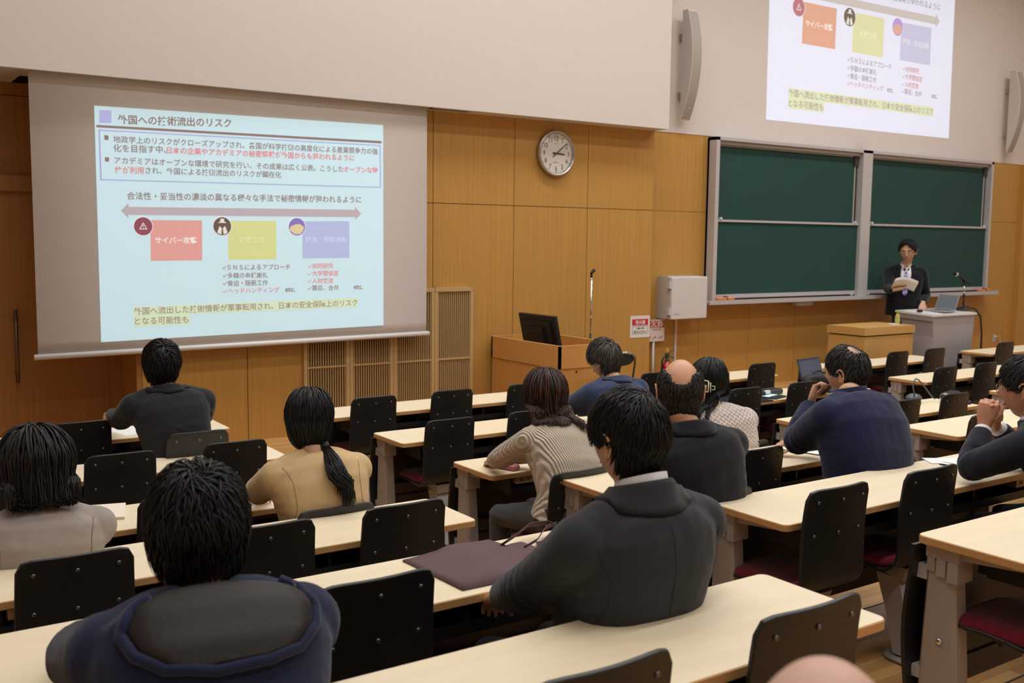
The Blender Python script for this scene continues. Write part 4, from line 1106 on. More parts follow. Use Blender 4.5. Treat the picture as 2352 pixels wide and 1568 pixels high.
# equipment with looped cable on the fourth row
eq = empty('speaker_phone', (7.12, 4.80, Z4), 0.1, 'black round-topped phone device with a looped grey cable on the desk', 'phone')
MB().box(-0.12, 0.02, -0.07, 0.06, 0, 0.03).build('base', M_BLACKP, eq)
MB().ball((0.09, 0.03, 0.035), (0.075, 0.06, 0.04), 18, 10).build('handset', mat('device_grey', s2l(84, 90, 96), 0.3), eq, smooth=True)
MB().tube([(0.05, 0.0, 0.05), (0.02, 0.0, 0.12), (0.01, 0.0, 0.165), (0.05, 0, 0.20), (0.10, 0, 0.185), (0.20, 0, 0.12), (0.28, -0.02, 0.04), (0.30, -0.04, 0.02)], 0.006, 8).build('cable', mat('cable_grey', s2l(88, 88, 92), 0.5), eq, smooth=True)
e2 = empty('video_camera', (7.50, 4.72, Z4), 0.25, 'black handheld camera with a silver lens ring and strap on the desk', 'camera')
MB().prism(rrect(-0.04, 0.17, -0.05, 0.05, 0.02), 0, 0.075, 0.015).build('body', M_BLACKP, e2)
MB().tube([(-0.10, 0, 0.045), (-0.03, 0, 0.045)], [0.035, 0.038], 16).build('lens', M_BLACKP, e2, smooth=True)
MB().lathe((-0.102, 0, 0.045), [(0.026, -0.004), (0.038, -0.004), (0.038, 0.012), (0.026, 0.012), (0.026, -0.004)], 20, 'x', cap=False).build('silver_ring', M_CHROME, e2)
MB().box(0.07, 0.15, -0.052, -0.048, 0.03, 0.06).build('side_plate', M_ALU, e2)
MB().tube([(0.0, -0.05, 0.05), (-0.10, -0.12, 0.008), (-0.02, -0.17, 0.006), (0.08, -0.14, 0.006), (0.12, -0.06, 0.03)], 0.012, 8).build('strap', M_BLACKP, e2, smooth=True)
# ================================================================ people
from mathutils import noise as mnoise
def np_rot(az, pitch=0.0, roll=0.0):
    """facing azimuth az (clockwise from +y), pitch (nod forward positive), roll"""
    return Matrix.Rotation(-az, 3, 'Z') @ Matrix.Rotation(-pitch, 3, 'X') @ Matrix.Rotation(roll, 3, 'Y')
def fuse(mb, voxel, smooth=4, fac=0.5):
    me = bpy.data.meshes.new('tmp'); me.from_pydata(mb.v, [], mb.f); me.update()
    bm = bmesh.new(); bm.from_mesh(me); bmesh.ops.recalc_face_normals(bm, faces=bm.faces); bm.to_mesh(me); bm.free()
    o = bpy.data.objects.new('tmp', me); COL.objects.link(o)
    r = o.modifiers.new('r', 'REMESH'); r.mode = 'VOXEL'; r.voxel_size = voxel
    if smooth:
        s = o.modifiers.new('s', 'SMOOTH'); s.iterations = smooth; s.factor = fac
    dg = bpy.context.evaluated_depsgraph_get()
    m2 = bpy.data.meshes.new_from_object(o.evaluated_get(dg))
    n = len(m2.vertices); co = np.empty(n * 3, np.float32); m2.vertices.foreach_get('co', co); co = co.reshape(-1, 3)
    no = np.empty(n * 3, np.float32); m2.vertices.foreach_get('normal', no); no = no.reshape(-1, 3)
    fs = [tuple(p.vertices) for p in m2.polygons]
    bpy.data.objects.remove(o); bpy.data.meshes.remove(me); bpy.data.meshes.remove(m2)
    return co, no, fs
def mesh_obj(name, vs, fs, m, parent=None, smooth=True):
    me = bpy.data.meshes.new(name); me.from_pydata([tuple(map(float, v)) for v in vs], [], fs); me.materials.append(m)
    if smooth: me.polygons.foreach_set('use_smooth', [True] * len(me.polygons))
    me.update(); o = bpy.data.objects.new(name, me); COL.objects.link(o)
    if parent: o.parent = parent
    return o
# ---- head shape: unit directions -> points (x right, y forward, z up; origin between the ears)
def head_shape(n, jaw=1.0):
    n = np.asarray(n, float); x, y, z = n[:, 0], n[:, 1], n[:, 2]
    X = 0.077 * x; Y = np.where(y > 0, 0.094, 0.100) * y; Z = np.where(z > 0, 0.118, 0.122) * z
    t = np.clip(-Z / 0.122, 0, 1)
    X = X * (1 - 0.34 * t ** 1.6 * jaw)
    Y = np.where(Y < 0, Y * (1 - 0.55 * t ** 1.1), Y * (1 - 0.10 * t))
    X = X * (1 + 0.05 * np.exp(-((Z - 0.03) / 0.05) ** 2))
    f = Y > 0.02
    g = lambda a, s: np.exp(-(a / s) ** 2)
    ax = np.abs(X)
    d = 0.021 * g(X, 0.010) * g(Z + 0.030, 0.017) + 0.011 * g(X, 0.009) * g(Z + 0.005, 0.022)
    d += -0.009 * g(ax - 0.031, 0.015) * g(Z - 0.006, 0.012) + 0.005 * g(ax - 0.028, 0.02) * g(Z - 0.028, 0.010)
    d += 0.005 * g(X, 0.022) * g(Z + 0.066, 0.009) + 0.007 * g(X, 0.02) * g(Z + 0.105, 0.014) + 0.003 * g(ax - 0.045, 0.02) * g(Z + 0.03, 0.02)
    Y = Y + np.where(f, d, 0)
    return np.stack([X, Y, Z], 1)
_ico = bmesh.new(); bmesh.ops.create_icosphere(_ico, subdivisions=5, radius=1.0)
ICO_V = np.array([tuple(v.co) for v in _ico.verts]); ICO_F = [tuple(v.index for v in f.verts) for f in _ico.faces]; _ico.free()
def hair_mask(P, style):
    x, y, z = P[:, 0], P[:, 1], P[:, 2]
    top = (z > 0.060) & (y < 0.075 - style.get('recede', 0.0))
    side = (z > -0.005) & (z <= 0.060) & (y < 0.040 + 0.5 * (z - 0.0) - style.get('recede', 0) * 0.5)
    back = (z <= -0.005) & (z > style.get('nape', -0.088)) & (y < -0.028)
    m = top | side | back
    if style.get('bald'):
        bl = style['bald'] if isinstance(style['bald'], list) else [style['bald']]
        for bx, by, bz, br in bl: m &= ((x - bx) ** 2 + (y - by) ** 2 + (z - bz) ** 2) > br ** 2
    return m
def make_hair(style, seed, fix=None):
    """cap and strands in head space; returns verts, faces, tone per vertex"""
    rng = np.random.default_rng(seed)
    P = head_shape(ICO_V); N = P / np.linalg.norm(P, axis=1)[:, None]
    m = hair_mask(P, style).astype(float)
    for _ in range(1): pass
    thick = style.get('thick', 0.012)
    capr = np.where(m > 0, np.minimum(thick * 0.3, 0.006), -0.016)
    V = [P + N * capr[:, None]]; F = list(ICO_F); T = [np.full(len(P), 0.0)]
    base = len(P)
    n = style.get('n', 1500); S = style.get('steps', 9); L = style.get('len', 0.06)
    d = rng.normal(size=(n * 4, 3)); d /= np.linalg.norm(d, axis=1)[:, None]
    R = head_shape(d); R = R[hair_mask(R, style)][:n]; n = len(R)
    wh = np.array(style.get('whorl', (0.015, -0.055, 0.10)))
    if style.get('part'): # centre/side parting: flow from the parting line, not from a point
        pass
    Ls = L * rng.uniform(0.75, 1.15, n)
    if style.get('ears'):       # short sides, temples and nape
        sd_ = (R[:, 2] < 0.055) & (R[:, 1] > -0.045); Ls = np.where(sd_, Ls * np.clip((R[:, 2] + 0.03) / 0.12, 0.25, 0.75), Ls)
        Ls = np.where(R[:, 2] < -0.02, Ls * 0.5, Ls); fr_ = (R[:, 1] > 0.045); Ls = np.where(fr_, Ls * style.get('fringe', 0.7), Ls)
    if style.get('grade'):      # hair at the back is cut shorter near the nape, longer near the crown
        Ls *= np.clip(0.55 + (R[:, 2] + 0.09) / 0.2 * 0.7, 0.45, 1.2)
    step = Ls / S
    p = R.copy(); rad = np.linalg.norm(p, axis=1); nn = p / rad[:, None]
    out = [p + nn * 0.002]
    prev = None
    jit = rng.normal(size=(n, 3)) * style.get('messy', 0.18)
    lift = thick * rng.uniform(0.45, 1.15, n)
    curl_ph = rng.uniform(0, 6.28, n)
    for i in range(S):
        rad = np.linalg.norm(p, axis=1); nn = p / rad[:, None]
        if style.get('part'):
            fl = np.stack([np.sign(p[:, 0] - style['part_x']) * 1.0, -0.15 - 0.5 * np.clip(p[:, 2] / 0.1, 0, 1) * 0 * p[:, 1], -0.2 + 0 * p[:, 2]], 1)
        else:
            fl = p - wh
        fl = fl - nn * np.sum(fl * nn, 1)[:, None]
        fl /= np.linalg.norm(fl, axis=1)[:, None] + 1e-6
        fl = fl + jit * 4 * np.exp(-np.linalg.norm(p - wh, axis=1) / 0.022)[:, None]
        if style.get('swirl'):
            sw = np.cross(nn, fl); k_ = style['swirl'] * np.exp(-np.linalg.norm(p - wh, axis=1) / 0.06)[:, None]; fl = fl + sw * k_
        g = np.array([0, 0, -1.0]) * style.get('grav', 0.35) * (0.4 + i / S)
        dd = fl + g + jit
        if style.get('sweep'): dd = dd + np.array(style['sweep']) * (p[:, 2:3] > -0.02)
        low = p[:, 2] < style.get('fall_z', -0.05)
        if style.get('long'):
            fall = np.stack([jit[:, 0] * 0.4 - 0.8 * p[:, 0] * style.get('gather', 0.0) + style.get('wave', 0) * np.sin(p[:, 2] * 60 + curl_ph), jit[:, 1] * 0.3 + style.get('wave', 0) * np.cos(p[:, 2] * 60 + curl_ph), -np.ones(n)], 1)
            dd = np.where(low[:, None], fall, dd)
        if prev is not None: dd = 0.55 * dd / (np.linalg.norm(dd, axis=1)[:, None]) + 0.45 * prev
        dd /= np.linalg.norm(dd, axis=1)[:, None]
        prev = dd
        p = p + dd * step[:, None]
        rad = np.linalg.norm(p, axis=1); nn = p / rad[:, None]
        t = (i + 1) / S
        off = lift * min(1, 0.45 + t * 1.2)
        surf = np.linalg.norm(head_shape(nn), axis=1) + off
        hug = np.where(low & bool(style.get('long')), 0.0, style.get('hug', 0.7))
        rad2 = np.where(rad < surf, surf, rad * (1 - hug) + surf * hug)
        p = nn * rad2[:, None]
        if style.get('long') and 'drape' in style:
            za, ya, zb, yb = style['drape']      # keep hanging hair behind the neck and back
            lim = np.interp(-p[:, 2], [-za, -zb], [ya, yb])
            hang = p[:, 2] < za
            p[:, 1] = np.where(hang & (p[:, 1] > lim) & (np.abs(p[:, 0]) < 0.30), lim - lift, p[:, 1])
        out.append(p.copy())
    w0 = style.get('w', 0.0032)
    Q = np.stack(out, 1)                       # n, S+1, 3
    if 'cut_z' in style:
        Q[:, :, 2] = np.maximum(Q[:, :, 2], style['cut_z'] + rng.normal(size=(n, 1)) * 0.006)
    if fix: Q = fix(Q)
    tan = np.gradient(Q, axis=1); tan /= np.linalg.norm(tan, axis=2)[:, :, None] + 1e-9
    nrm = Q / (np.linalg.norm(Q, axis=2)[:, :, None] + 1e-9)
    sd = np.cross(tan, nrm); sd /= np.linalg.norm(sd, axis=2)[:, :, None] + 1e-9
    nrm = np.cross(sd, tan)
    tt = np.linspace(0, 1, S + 1); wp = w0 * np.clip(1.25 * (1 - tt ** 2.2), 0.10, 1.0)
    a = Q - sd * wp[None, :, None]; b = Q + sd * wp[None, :, None]; c = Q + nrm * wp[None, :, None] * 0.55
    tone = rng.uniform(0, 1, n) ** style.get('tone_pow', 1.0)
    V.append(np.stack([a, b, c], 2).reshape(-1, 3)); T.append(np.repeat(tone, (S + 1) * 3))
    M = S + 1
    i0 = (np.arange(n)[:, None] * M + np.arange(S)[None, :]).reshape(-1) * 3 + base
    for u, v in ((0, 1), (1, 2), (2, 0)):
        F += np.stack([i0 + u, i0 + v, i0 + 3 + v, i0 + 3 + u], 1).tolist()
    return np.concatenate(V), F, np.concatenate(T)
def hair_mat(name, ca, cb, rough=0.42):
    if name in MATS: return MATS[name]
    m = bpy.data.materials.new(name); m.use_nodes = True; nt = m.node_tree; b = nt.nodes['Principled BSDF']
    at = nt.nodes.new('ShaderNodeAttribute'); at.attribute_name = 'tone'
    mx = nt.nodes.new('ShaderNodeMix'); mx.data_type = 'RGBA'
    mx.inputs['A'].default_value = (*s2l(*ca), 1); mx.inputs['B'].default_value = (*s2l(*cb), 1)
    nt.links.new(at.outputs['Fac'], mx.inputs['Factor']); nt.links.new(mx.outputs['Result'], b.inputs['Base Color'])
    b.inputs['Roughness'].default_value = rough; b.inputs['Specular IOR Level'].default_value = 0.35
    MATS[name] = m
    return m
def cloth_mat(name, col, kind=None, rough=0.85, sheen=0.15):
    if name in MATS: return MATS[name]
    m = mat(name, s2l(*col), rough, spec=0.15, sheen=sheen, bump=0.12, bscale=900, var=0.05, vscale=(60, 60, 60))
    if kind:
        nt = m.node_tree; b = nt.nodes['Principled BSDF']
        tc = nt.nodes.new('ShaderNodeTexCoord'); sp = nt.nodes.new('ShaderNodeSeparateXYZ'); nt.links.new(tc.outputs['Object'], sp.inputs[0])
        def math_(op, a, b_=None):
            k = nt.nodes.new('ShaderNodeMath'); k.operation = op
            for i, v in enumerate((a, b_)):
                if v is None: continue
                if isinstance(v, (int, float)): k.inputs[i].default_value = v
                else: nt.links.new(v, k.inputs[i])
            return k.outputs[0]
        if kind == 'rib':
            ph = math_('ADD', sp.outputs['X'], math_('MULTIPLY', sp.outputs['Y'], 0.25))
            h = math_('SINE', math_('MULTIPLY', ph, 2 * PI / 0.0115)); dist = 0.004
            lo, hi = 0.80, 1.06
        else:
            pp = math_('PINGPONG', math_('ADD', sp.outputs['X'], math_('MULTIPLY', sp.outputs['Y'], -0.3)), 0.016)
            ph = math_('ADD', sp.outputs['Z'], math_('MULTIPLY', pp, -1.3))
            h = math_('SINE', math_('MULTIPLY', ph, 2 * PI / 0.024)); dist = 0.006
            lo, hi = 0.72, 1.05
        bp = nt.nodes.new('ShaderNodeBump'); bp.inputs['Strength'].default_value = 0.8; bp.inputs['Distance'].default_value = dist
        nt.links.new(h, bp.inputs['Height']); nt.links.new(bp.outputs['Normal'], b.inputs['Normal'])
        mr = nt.nodes.new('ShaderNodeMapRange'); mr.inputs['From Min'].default_value = -1; mr.inputs['From Max'].default_value = -0.3; mr.inputs['To Min'].default_value = lo; mr.inputs['To Max'].default_value = hi
        nt.links.new(h, mr.inputs['Value'])
        vm = nt.nodes.new('ShaderNodeVectorMath'); vm.operation = 'SCALE'; vm.inputs[0].default_value = s2l(*col)
        nt.links.new(mr.outputs['Result'], vm.inputs['Scale']); nt.links.new(vm.outputs['Vector'], b.inputs['Base Color'])
    return m
def skin_mat(name, col):
    if name in MATS: return MATS[name]
    m = mat(name, s2l(*col), 0.5, spec=0.35, var=0.07, vscale=(45, 45, 45))
    b = m.node_tree.nodes['Principled BSDF']
    b.inputs['Subsurface Weight'].default_value = 0.12; b.inputs['Subsurface Radius'].default_value = (0.012, 0.005, 0.003); b.inputs['Subsurface Scale'].default_value = 1.0
    return m

def ring(c, lat, fr, hw, hd, e=2.6, n=28):
    out = []
    for k in range(n):
        a = 2 * PI * k / n; ca, sa = math.cos(a), math.sin(a)
        out.append(c + lat * (hw * math.copysign(abs(ca) ** (2 / e), ca)) + fr * (hd * math.copysign(abs(sa) ** (2 / e), sa)))
    return out
def bez(a, b, c, d, t): return a * (1 - t) ** 3 + b * 3 * t * (1 - t) ** 2 + c * 3 * t * t * (1 - t) + d * t ** 3
def torso(mb, P, N, lat, prof, hunch, grow=0.0):
    """prof: list of (t, half width, half depth); hunch pushes the middle of the spine backwards"""
    L = (N - P).length; rings = []
    fr0 = Vector((0, 0, 1)).cross(lat).normalized()
    b1 = P + Vector((0, 0, 1)) * L * 0.33 - fr0 * hunch * 0.6; b2 = N + (P - N) * 0.30 - fr0 * hunch
    for t, hw, hd in prof:
        tc = max(0.0, min(1.0, t)); c = bez(P, b1, b2, N, tc)
        up = (bez(P, b1, b2, N, min(1, tc + 0.02)) - bez(P, b1, b2, N, max(0, tc - 0.02))).normalized()
        if t < 0: c = c + Vector((0, 0, 1)) * t * L
        if t > 1: c = c + up * (t - 1) * L
        la = (lat - up * lat.dot(up)).normalized(); fr = up.cross(la)
        rings.append(ring(c, la, fr, hw + grow, hd + grow))
    mb.loft(rings)
    up = (N - b2).normalized()
    return b2, up
def hand(mb, wrist, d, pn, curl=0.5, side=1, spread=0.06, s=1.0, thumb=0.6):
    """wrist point, pointing direction d, palm normal pn (out of the palm), side +1 thumb to d x pn ... -1 the other way"""
    d = Vector(d).normalized(); pn = Vector(pn); pn = (pn - d * pn.dot(d)).normalized(); w = d.cross(pn) * side
    wrist = Vector(wrist)
    def rg(t, hw, hd): return ring(wrist + d * t * s, w, pn, hw * s, hd * s, 2.8, 16)
    mb.loft([rg(-0.03, 0.024, 0.020), rg(0.0, 0.027, 0.020), rg(0.03, 0.038, 0.020), rg(0.065, 0.042, 0.017), rg(0.09, 0.040, 0.013)])
    for k, (o, l) in enumerate(((0.030, 0.070), (0.0105, 0.079), (-0.0095, 0.073), (-0.029, 0.057))):
        p = wrist + (d * 0.085 + w * o) * s; a = 0.0; pts = [p - d * 0.02 * s, p]
        dr = (d + w * spread * (o / 0.03)).normalized()
        for j, fr in enumerate((0.45, 0.30, 0.25)):
            a += curl * (0.9 if j == 0 else 1.0) + 0.08 * k * curl
            p = p + (dr * math.cos(a) + pn * math.sin(a)) * l * fr * s; pts.append(p)
        mb.tube(pts, [0.0095 * s, 0.0095 * s, 0.0088 * s, 0.0082 * s, 0.0066 * s], 10)
    b = wrist + (d * 0.025 + w * 0.030) * s; td = (d * 0.75 + w * 0.75 * (1 - thumb * 0.6) + pn * thumb).normalized()
    t2 = (d * 0.95 + pn * thumb * 0.9 + w * 0.1).normalized()
    mb.tube([b, b + td * 0.038 * s, b + td * 0.038 * s + t2 * 0.03 * s, b + td * 0.038 * s + t2 * 0.055 * s], [0.014 * s, 0.0115 * s, 0.0098 * s, 0.0075 * s], 10)
def wrinkle(co, no, amp, freq, seed, zones=()):
    out = np.array(co)
    for i in range(len(co)):
        p = co[i]
        v = Vector((p[0] * freq + seed, p[1] * freq, p[2] * freq * 0.55))
        k = mnoise.noise(v) * 0.6 + (1 - abs(mnoise.noise(v * 2.1)) * 2) * 0.4
        a = amp
        for zc, zr, za, zd in zones:
            q = math.dist(p, zc) / zr
            if q < 1.5:
                ph = (Vector(p) - Vector(zc)).dot(Vector(zd))
                a2 = za * math.exp(-q * q * 1.6)
                k2 = math.sin(ph * 150 + 3 * mnoise.noise(v * 1.3)); out[i] += no[i] * a2 * k2
        out[i] += no[i] * a * k
    return out
PROF_M = [(-0.16, 0.165, 0.125), (0.0, 0.178, 0.135), (0.25, 0.168, 0.122), (0.5, 0.182, 0.125), (0.72, 0.200, 0.122), (0.86, 0.190, 0.105), (0.94, 0.135, 0.085), (1.0, 0.072, 0.068)]
PROF_F = [(-0.16, 0.170, 0.125), (0.0, 0.175, 0.130), (0.25, 0.142, 0.105), (0.5, 0.155, 0.112), (0.72, 0.172, 0.110), (0.86, 0.160, 0.092), (0.94, 0.110, 0.072), (1.0, 0.060, 0.058)]
def person(label, H, az, pel, spec):
    """H: head centre, az: body azimuth; pel: pelvis centre; the rest in spec"""
    sp = dict(fem=False, head_az=az, head_pitch=0.0, head_roll=0.0, hunch=0.03, sw=0.185, skin=(206, 160, 128), top=(30, 31, 36), pants=(30, 30, 34), hair=dict(), grow=0.018, hs=1.1, floor=0.0, stand=False)
    sp.update(spec)
    H = Vector(H); P = Vector(pel); hs = sp['hs']
    lat = Matrix.Rotation(-az, 3, 'Z') @ Vector((1, 0, 0)); fwd = Matrix.Rotation(-az, 3, 'Z') @ Vector((0, 1, 0)); UP = Vector((0, 0, 1))
    HR = np_rot(sp['head_az'], sp['head_pitch'], sp['head_roll'])
    hf = HR @ Vector((0, 1, 0)); hu = HR @ Vector((0, 0, 1))
    N = Vector(sp['neck']) if 'neck' in sp else H - UP * 0.140 * hs - fwd * (0.050 + 0.03 * max(0, sp['head_pitch']))
    prof = PROF_F if sp['fem'] else PROF_M
    k = sp.get('wide', 1.0); prof = [(t, hw * k, hd * k * sp.get('deep', 1.0)) for t, hw, hd in prof]
    sw = sp['sw']
    # ---------------- coarse body (mostly under the clothes)
    mb = MB(); b2, up = torso(mb, P, N, lat, [(t, hw - 0.02, hd - 0.016) for t, hw, hd in prof[:-1]] + prof[-1:], sp['hunch'])
    sh = {s: N - up * sp.get('sh_drop', 0.075) + lat * s * sw + fwd * 0.005 + UP * sp.get('sh_up', {}).get(s, 0.0) for s in (-1, 1)}
    el = {s: Vector(sp['elbow'][i]) for i, s in enumerate((-1, 1))}; wr = {s: Vector(sp['wrist'][i]) for i, s in enumerate((-1, 1))}
    ak = sp.get('arm', 0.9 if sp['fem'] else 1.0)
    for s in (-1, 1):                          # two-bone arm: fixed upper and lower lengths, the elbow towards its hint
        L1, L2 = 0.30 * ak, 0.265 * ak
        d_ = wr[s] - sh[s]; D_ = d_.length
        if D_ > (L1 + L2) * 0.985: d_ *= (L1 + L2) * 0.985 / D_; wr[s] = sh[s] + d_; D_ = d_.length
        a_ = (L1 * L1 - L2 * L2 + D_ * D_) / (2 * D_); h_ = math.sqrt(max(0.0, L1 * L1 - a_ * a_))
        ax = d_ / D_; pole = el[s] - sh[s]; pole = pole - ax * pole.dot(ax)
        pole = pole.normalized() if pole.length > 1e-4 else (-UP)
        el[s] = sh[s] + ax * a_ + pole * h_
        mb.tube([N - up * 0.02 + lat * s * 0.03, (N + sh[s]) / 2 - up * 0.015, sh[s] - lat * s * 0.02], [0.046, 0.042, 0.038], 12)
        mb.tube([sh[s] - lat * s * 0.01, sh[s] * 0.55 + el[s] * 0.45, el[s], el[s] + (wr[s] - el[s]) * 0.35, wr[s]], [0.038, 0.041, 0.035, 0.034, 0.025], 12)
    legs = sp.get('legs')
    if legs is None:
        fl = sp['floor']
        legs = {s: (P + lat * s * 0.09 + fwd * 0.02, P + lat * s * 0.115 + fwd * 0.43 + UP * (fl + 0.50 - P.z), P + lat * s * 0.12 + fwd * 0.40 + UP * (fl + 0.09 - P.z)) for s in (-1, 1)}
    for s in (-1, 1):
        h_, kn, an = legs[s]
        mb.tube([h_, (h_ + kn) / 2, kn, (kn * 0.6 + an * 0.4), an], [0.075, 0.066, 0.052, 0.05, 0.036], 12)
    co, no, fs = fuse(mb, 0.010, 2)
    V = [co]; F = list(fs); base = len(co)
    # ---------------- head, neck, hands at fine resolution
    hm = MB(); hv = head_shape(ICO_V, sp.get('jaw', 1.0)) * hs
    hm.add([H + HR @ Vector(v) for v in hv], ICO_F)
    hm.tube([N - up * 0.05, N + UP * 0.02 + fwd * 0.005, H - hu * 0.085 * hs - hf * 0.022, H - hu * 0.03 - hf * 0.02], [0.064 * (0.88 if sp['fem'] else 1), 0.058 * (0.86 if sp['fem'] else 1), 0.057 * (0.86 if sp['fem'] else 1), 0.05], 18)
    for s in (-1, 1):
        ec = Vector((s * 0.079, -0.012, -0.008)) * hs
        rim = []
        for i in range(13):
            a = -1.9 + 4.6 * i / 12
            rim.append(H + HR @ (ec + Vector((s * (0.009 + 0.004 * math.sin(a)), -0.017 * math.cos(a) * 1.0 - 0.004, 0.029 * math.sin(a) + 0.002)) * hs))
        hm.tube(rim, 0.0046 * hs, 8)
        pl = [H + HR @ (ec + Vector((s * x_, y_, z_)) * hs) for x_, y_, z_ in ((-0.004, 0.008, -0.028), (0.002, 0.0, -0.022), (0.004, -0.003, 0.0), (0.003, -0.003, 0.02))]
        hm.tube(pl, [0.008 * hs, 0.009 * hs, 0.0085 * hs, 0.007 * hs], 8)
    hands = sp.get('hands', {})
    for i, s in enumerate((-1, 1)):
        hd_ = hands.get(s)
        if hd_ is None:
            d_ = (wr[s] - el[s]).normalized(); hand(hm, wr[s] + d_ * 0.01, d_ - UP * 0.1, -UP, 0.35, s if True else 1, s=0.95 if not sp['fem'] else 0.85)
        else:
            hand(hm, wr[s] + Vector(hd_[0]).normalized() * 0.012, hd_[0], hd_[1], hd_[2], hd_[3], s=hd_[4] if len(hd_) > 4 else 0.95, thumb=hd_[5] if len(hd_) > 5 else 0.6)
    co, no, fs = fuse(hm, sp.get('voxel', 0.0042), 2)
    V.append(co); F += [tuple(i + base for i in f) for f in fs]
    org = Vector((P.x, P.y, sp['floor']))
    V = np.concatenate(V) - np.array(org)
    SK = skin_mat('skin_%d_%d' % (sp['skin'][0], sp['skin'][1]), sp['skin'])
    body = mesh_obj('person', V, F, SK); body.location = org
    tag(body, label, 'person')
    O = np.array(org)
    def part(name, vs, fs_, m, par=None, smooth=True):
        return mesh_obj(name, np.asarray([tuple(v) for v in vs]) - O, fs_, m, par or body, smooth)
    # ---------------- clothes
    g = sp['grow']; cm = MB()
    topm = sp['top'] if not isinstance(sp['top'], tuple) else cloth_mat('cloth_%d_%d_%d' % sp['top'], sp['top'])
    pr = [(t, hw + g, hd + g) for t, hw, hd in prof if t < 0.98] + [(0.985, prof[-1][1] * 1.02 + g * 0.4, prof[-1][2] * 1.02 + g * 0.4)]
    pr[0] = (sp.get('hem', -0.12), pr[0][1] + sp.get('flare', 0.005), pr[0][2] + sp.get('flare', 0.005))
    torso(cm, P, N, lat, pr, sp['hunch'])
    pad = sp.get('pad', 0.0)
    for s in (-1, 1):
        cm.tube([N - up * 0.030 + lat * s * 0.035, (N + sh[s]) / 2 - up * 0.002 + UP * pad * 0.4, sh[s] + UP * pad], [0.05 + g * 0.7, 0.048 + g, 0.050 + g * 0.9], 14)
        cm.ball(sh[s] + UP * pad * 0.5, 0.055 + g, 16, 12)
        cuff = sp.get('cuff', 0.95)
        we = el[s] + (wr[s] - el[s]) * cuff
        cm.tube([sh[s] + UP * pad * 0.6, sh[s] * 0.55 + el[s] * 0.45, el[s], el[s] + (we - el[s]) * 0.4, we], [0.055 + g, 0.050 + g, 0.044 + g * 0.9, 0.042 + g * 0.8, 0.034 + g * 0.45], 14)
    co, no, fs = fuse(cm, sp.get('cvox', 0.0085), 6, 0.6)
    zones = [(tuple(el[s]), 0.11, 0.0035, tuple((wr[s] - sh[s]).normalized())) for s in (-1, 1)] + [(tuple(sh[s] - UP * 0.10 - fwd * 0.03), 0.10, 0.0022, tuple((UP + lat * s * 0.8).normalized())) for s in (-1, 1)] + [(tuple(P - fwd * 0.12 + UP * 0.10), 0.20, 0.003, (0.25, 0, 0.97))]
    co = wrinkle(co, no, sp.get('wr', 0.004), 9, hash_(label), zones)
    jk = part(sp.get('top_name', 'jacket'), co, fs, topm)
    from mathutils.bvhtree import BVHTree
    tree = BVHTree.FromPolygons([Vector(tuple(map(float, v))) for v in co], fs) if (sp.get('collar') or sp.get('tree')) else None
    pm = MB(); pm_m = cloth_mat('cloth_%d_%d_%d' % sp['pants'], sp['pants'])
    pr = [(-0.20, prof[1][1] - 0.03, prof[1][2] - 0.02), (-0.08, prof[1][1] + 0.004, prof[1][2] + 0.004), (0.0, prof[1][1] + 0.008, prof[1][2] + 0.008), (0.14, prof[1][1] - 0.004, prof[1][2] - 0.002)]
    torso(pm, P, N, lat, pr, sp['hunch'])
    for s in (-1, 1):
        h_, kn, an = legs[s]
        pm.tube([h_, (h_ + kn) / 2, kn, (kn * 0.6 + an * 0.4), an], [0.092, 0.082, 0.068, 0.064, 0.058], 14)
    co, no, fs = fuse(pm, 0.011, 4)
    co = wrinkle(co, no, 0.003, 10, 3.1, [(tuple(legs[s][1]), 0.12, 0.003, (0, 0, 1)) for s in (-1, 1)])
    part('trousers', co, fs, pm_m)
    for s in (-1, 1):
        an = legs[s][2]; f_ = sp['floor']
        m = MB(); rings = []
        for t, hw, zt in ((-0.075, 0.022, 0.055), (-0.06, 0.034, 0.085), (0.0, 0.038, 0.09), (0.06, 0.042, 0.065), (0.13, 0.043, 0.045), (0.175, 0.030, 0.03), (0.19, 0.012, 0.02)):
            c = Vector((an.x, an.y, f_)) + fwd * t
            rings.append([c - lat * hw + UP * 0.004, c + lat * hw + UP * 0.004, c + lat * hw * 0.95 + UP * zt * 0.6, c + lat * hw * 0.5 + UP * zt, c - lat * hw * 0.5 + UP * zt, c - lat * hw * 0.95 + UP * zt * 0.6])
        m.loft(rings); part('shoe', m.v, m.f, M_BLACKP)
    def band(pts_prof, a0, a1, name, m, ctr=None, tilt=0.0, n=36, sq=1.0, th=0.004, conform=False):
        """collar: profile of (radius, height) swept round the neck from azimuth a0 to a1 (0 = front, through the back at pi)"""
        c = ctr or N; q = MB(); rings = []
        full = [(r, z) for r, z in pts_prof] + [(r - th, z) for r, z in pts_prof[::-1]]
        for i in range(n + 1):
            a = a0 + (a1 - a0) * i / n
            dv = fwd * math.cos(a) + lat * math.sin(a) * sq
            rg_ = [c + dv * r + UP * (z - math.cos(a) * tilt) for r, z in full]
            if conform:                        # the lower edge lies on the shoulders and the back
                for k_ in (0, 1, len(full) - 2, len(full) - 1):
                    off = 0.006 if k_ < 2 else 0.001
                    h_ = tree.find_nearest(rg_[k_])
                    if h_[0] is not None: rg_[k_] = h_[0] + (h_[1] if h_[1].dot(rg_[k_] - c) > 0 else h_[1]) * off
            rings.append(rg_)
        q.loft(rings); return part(name, q.v, q.f, m)
    if sp.get('shirt'):
        cz = sp.get('shirt_z', 0.052)
        band([(0.073, -0.02), (0.071, cz * 0.6), (0.066, cz)], 0.35, 2 * PI - 0.35, 'shirt_collar', cloth_mat('cloth_shirt_white', (226, 222, 222)), tilt=0.024)
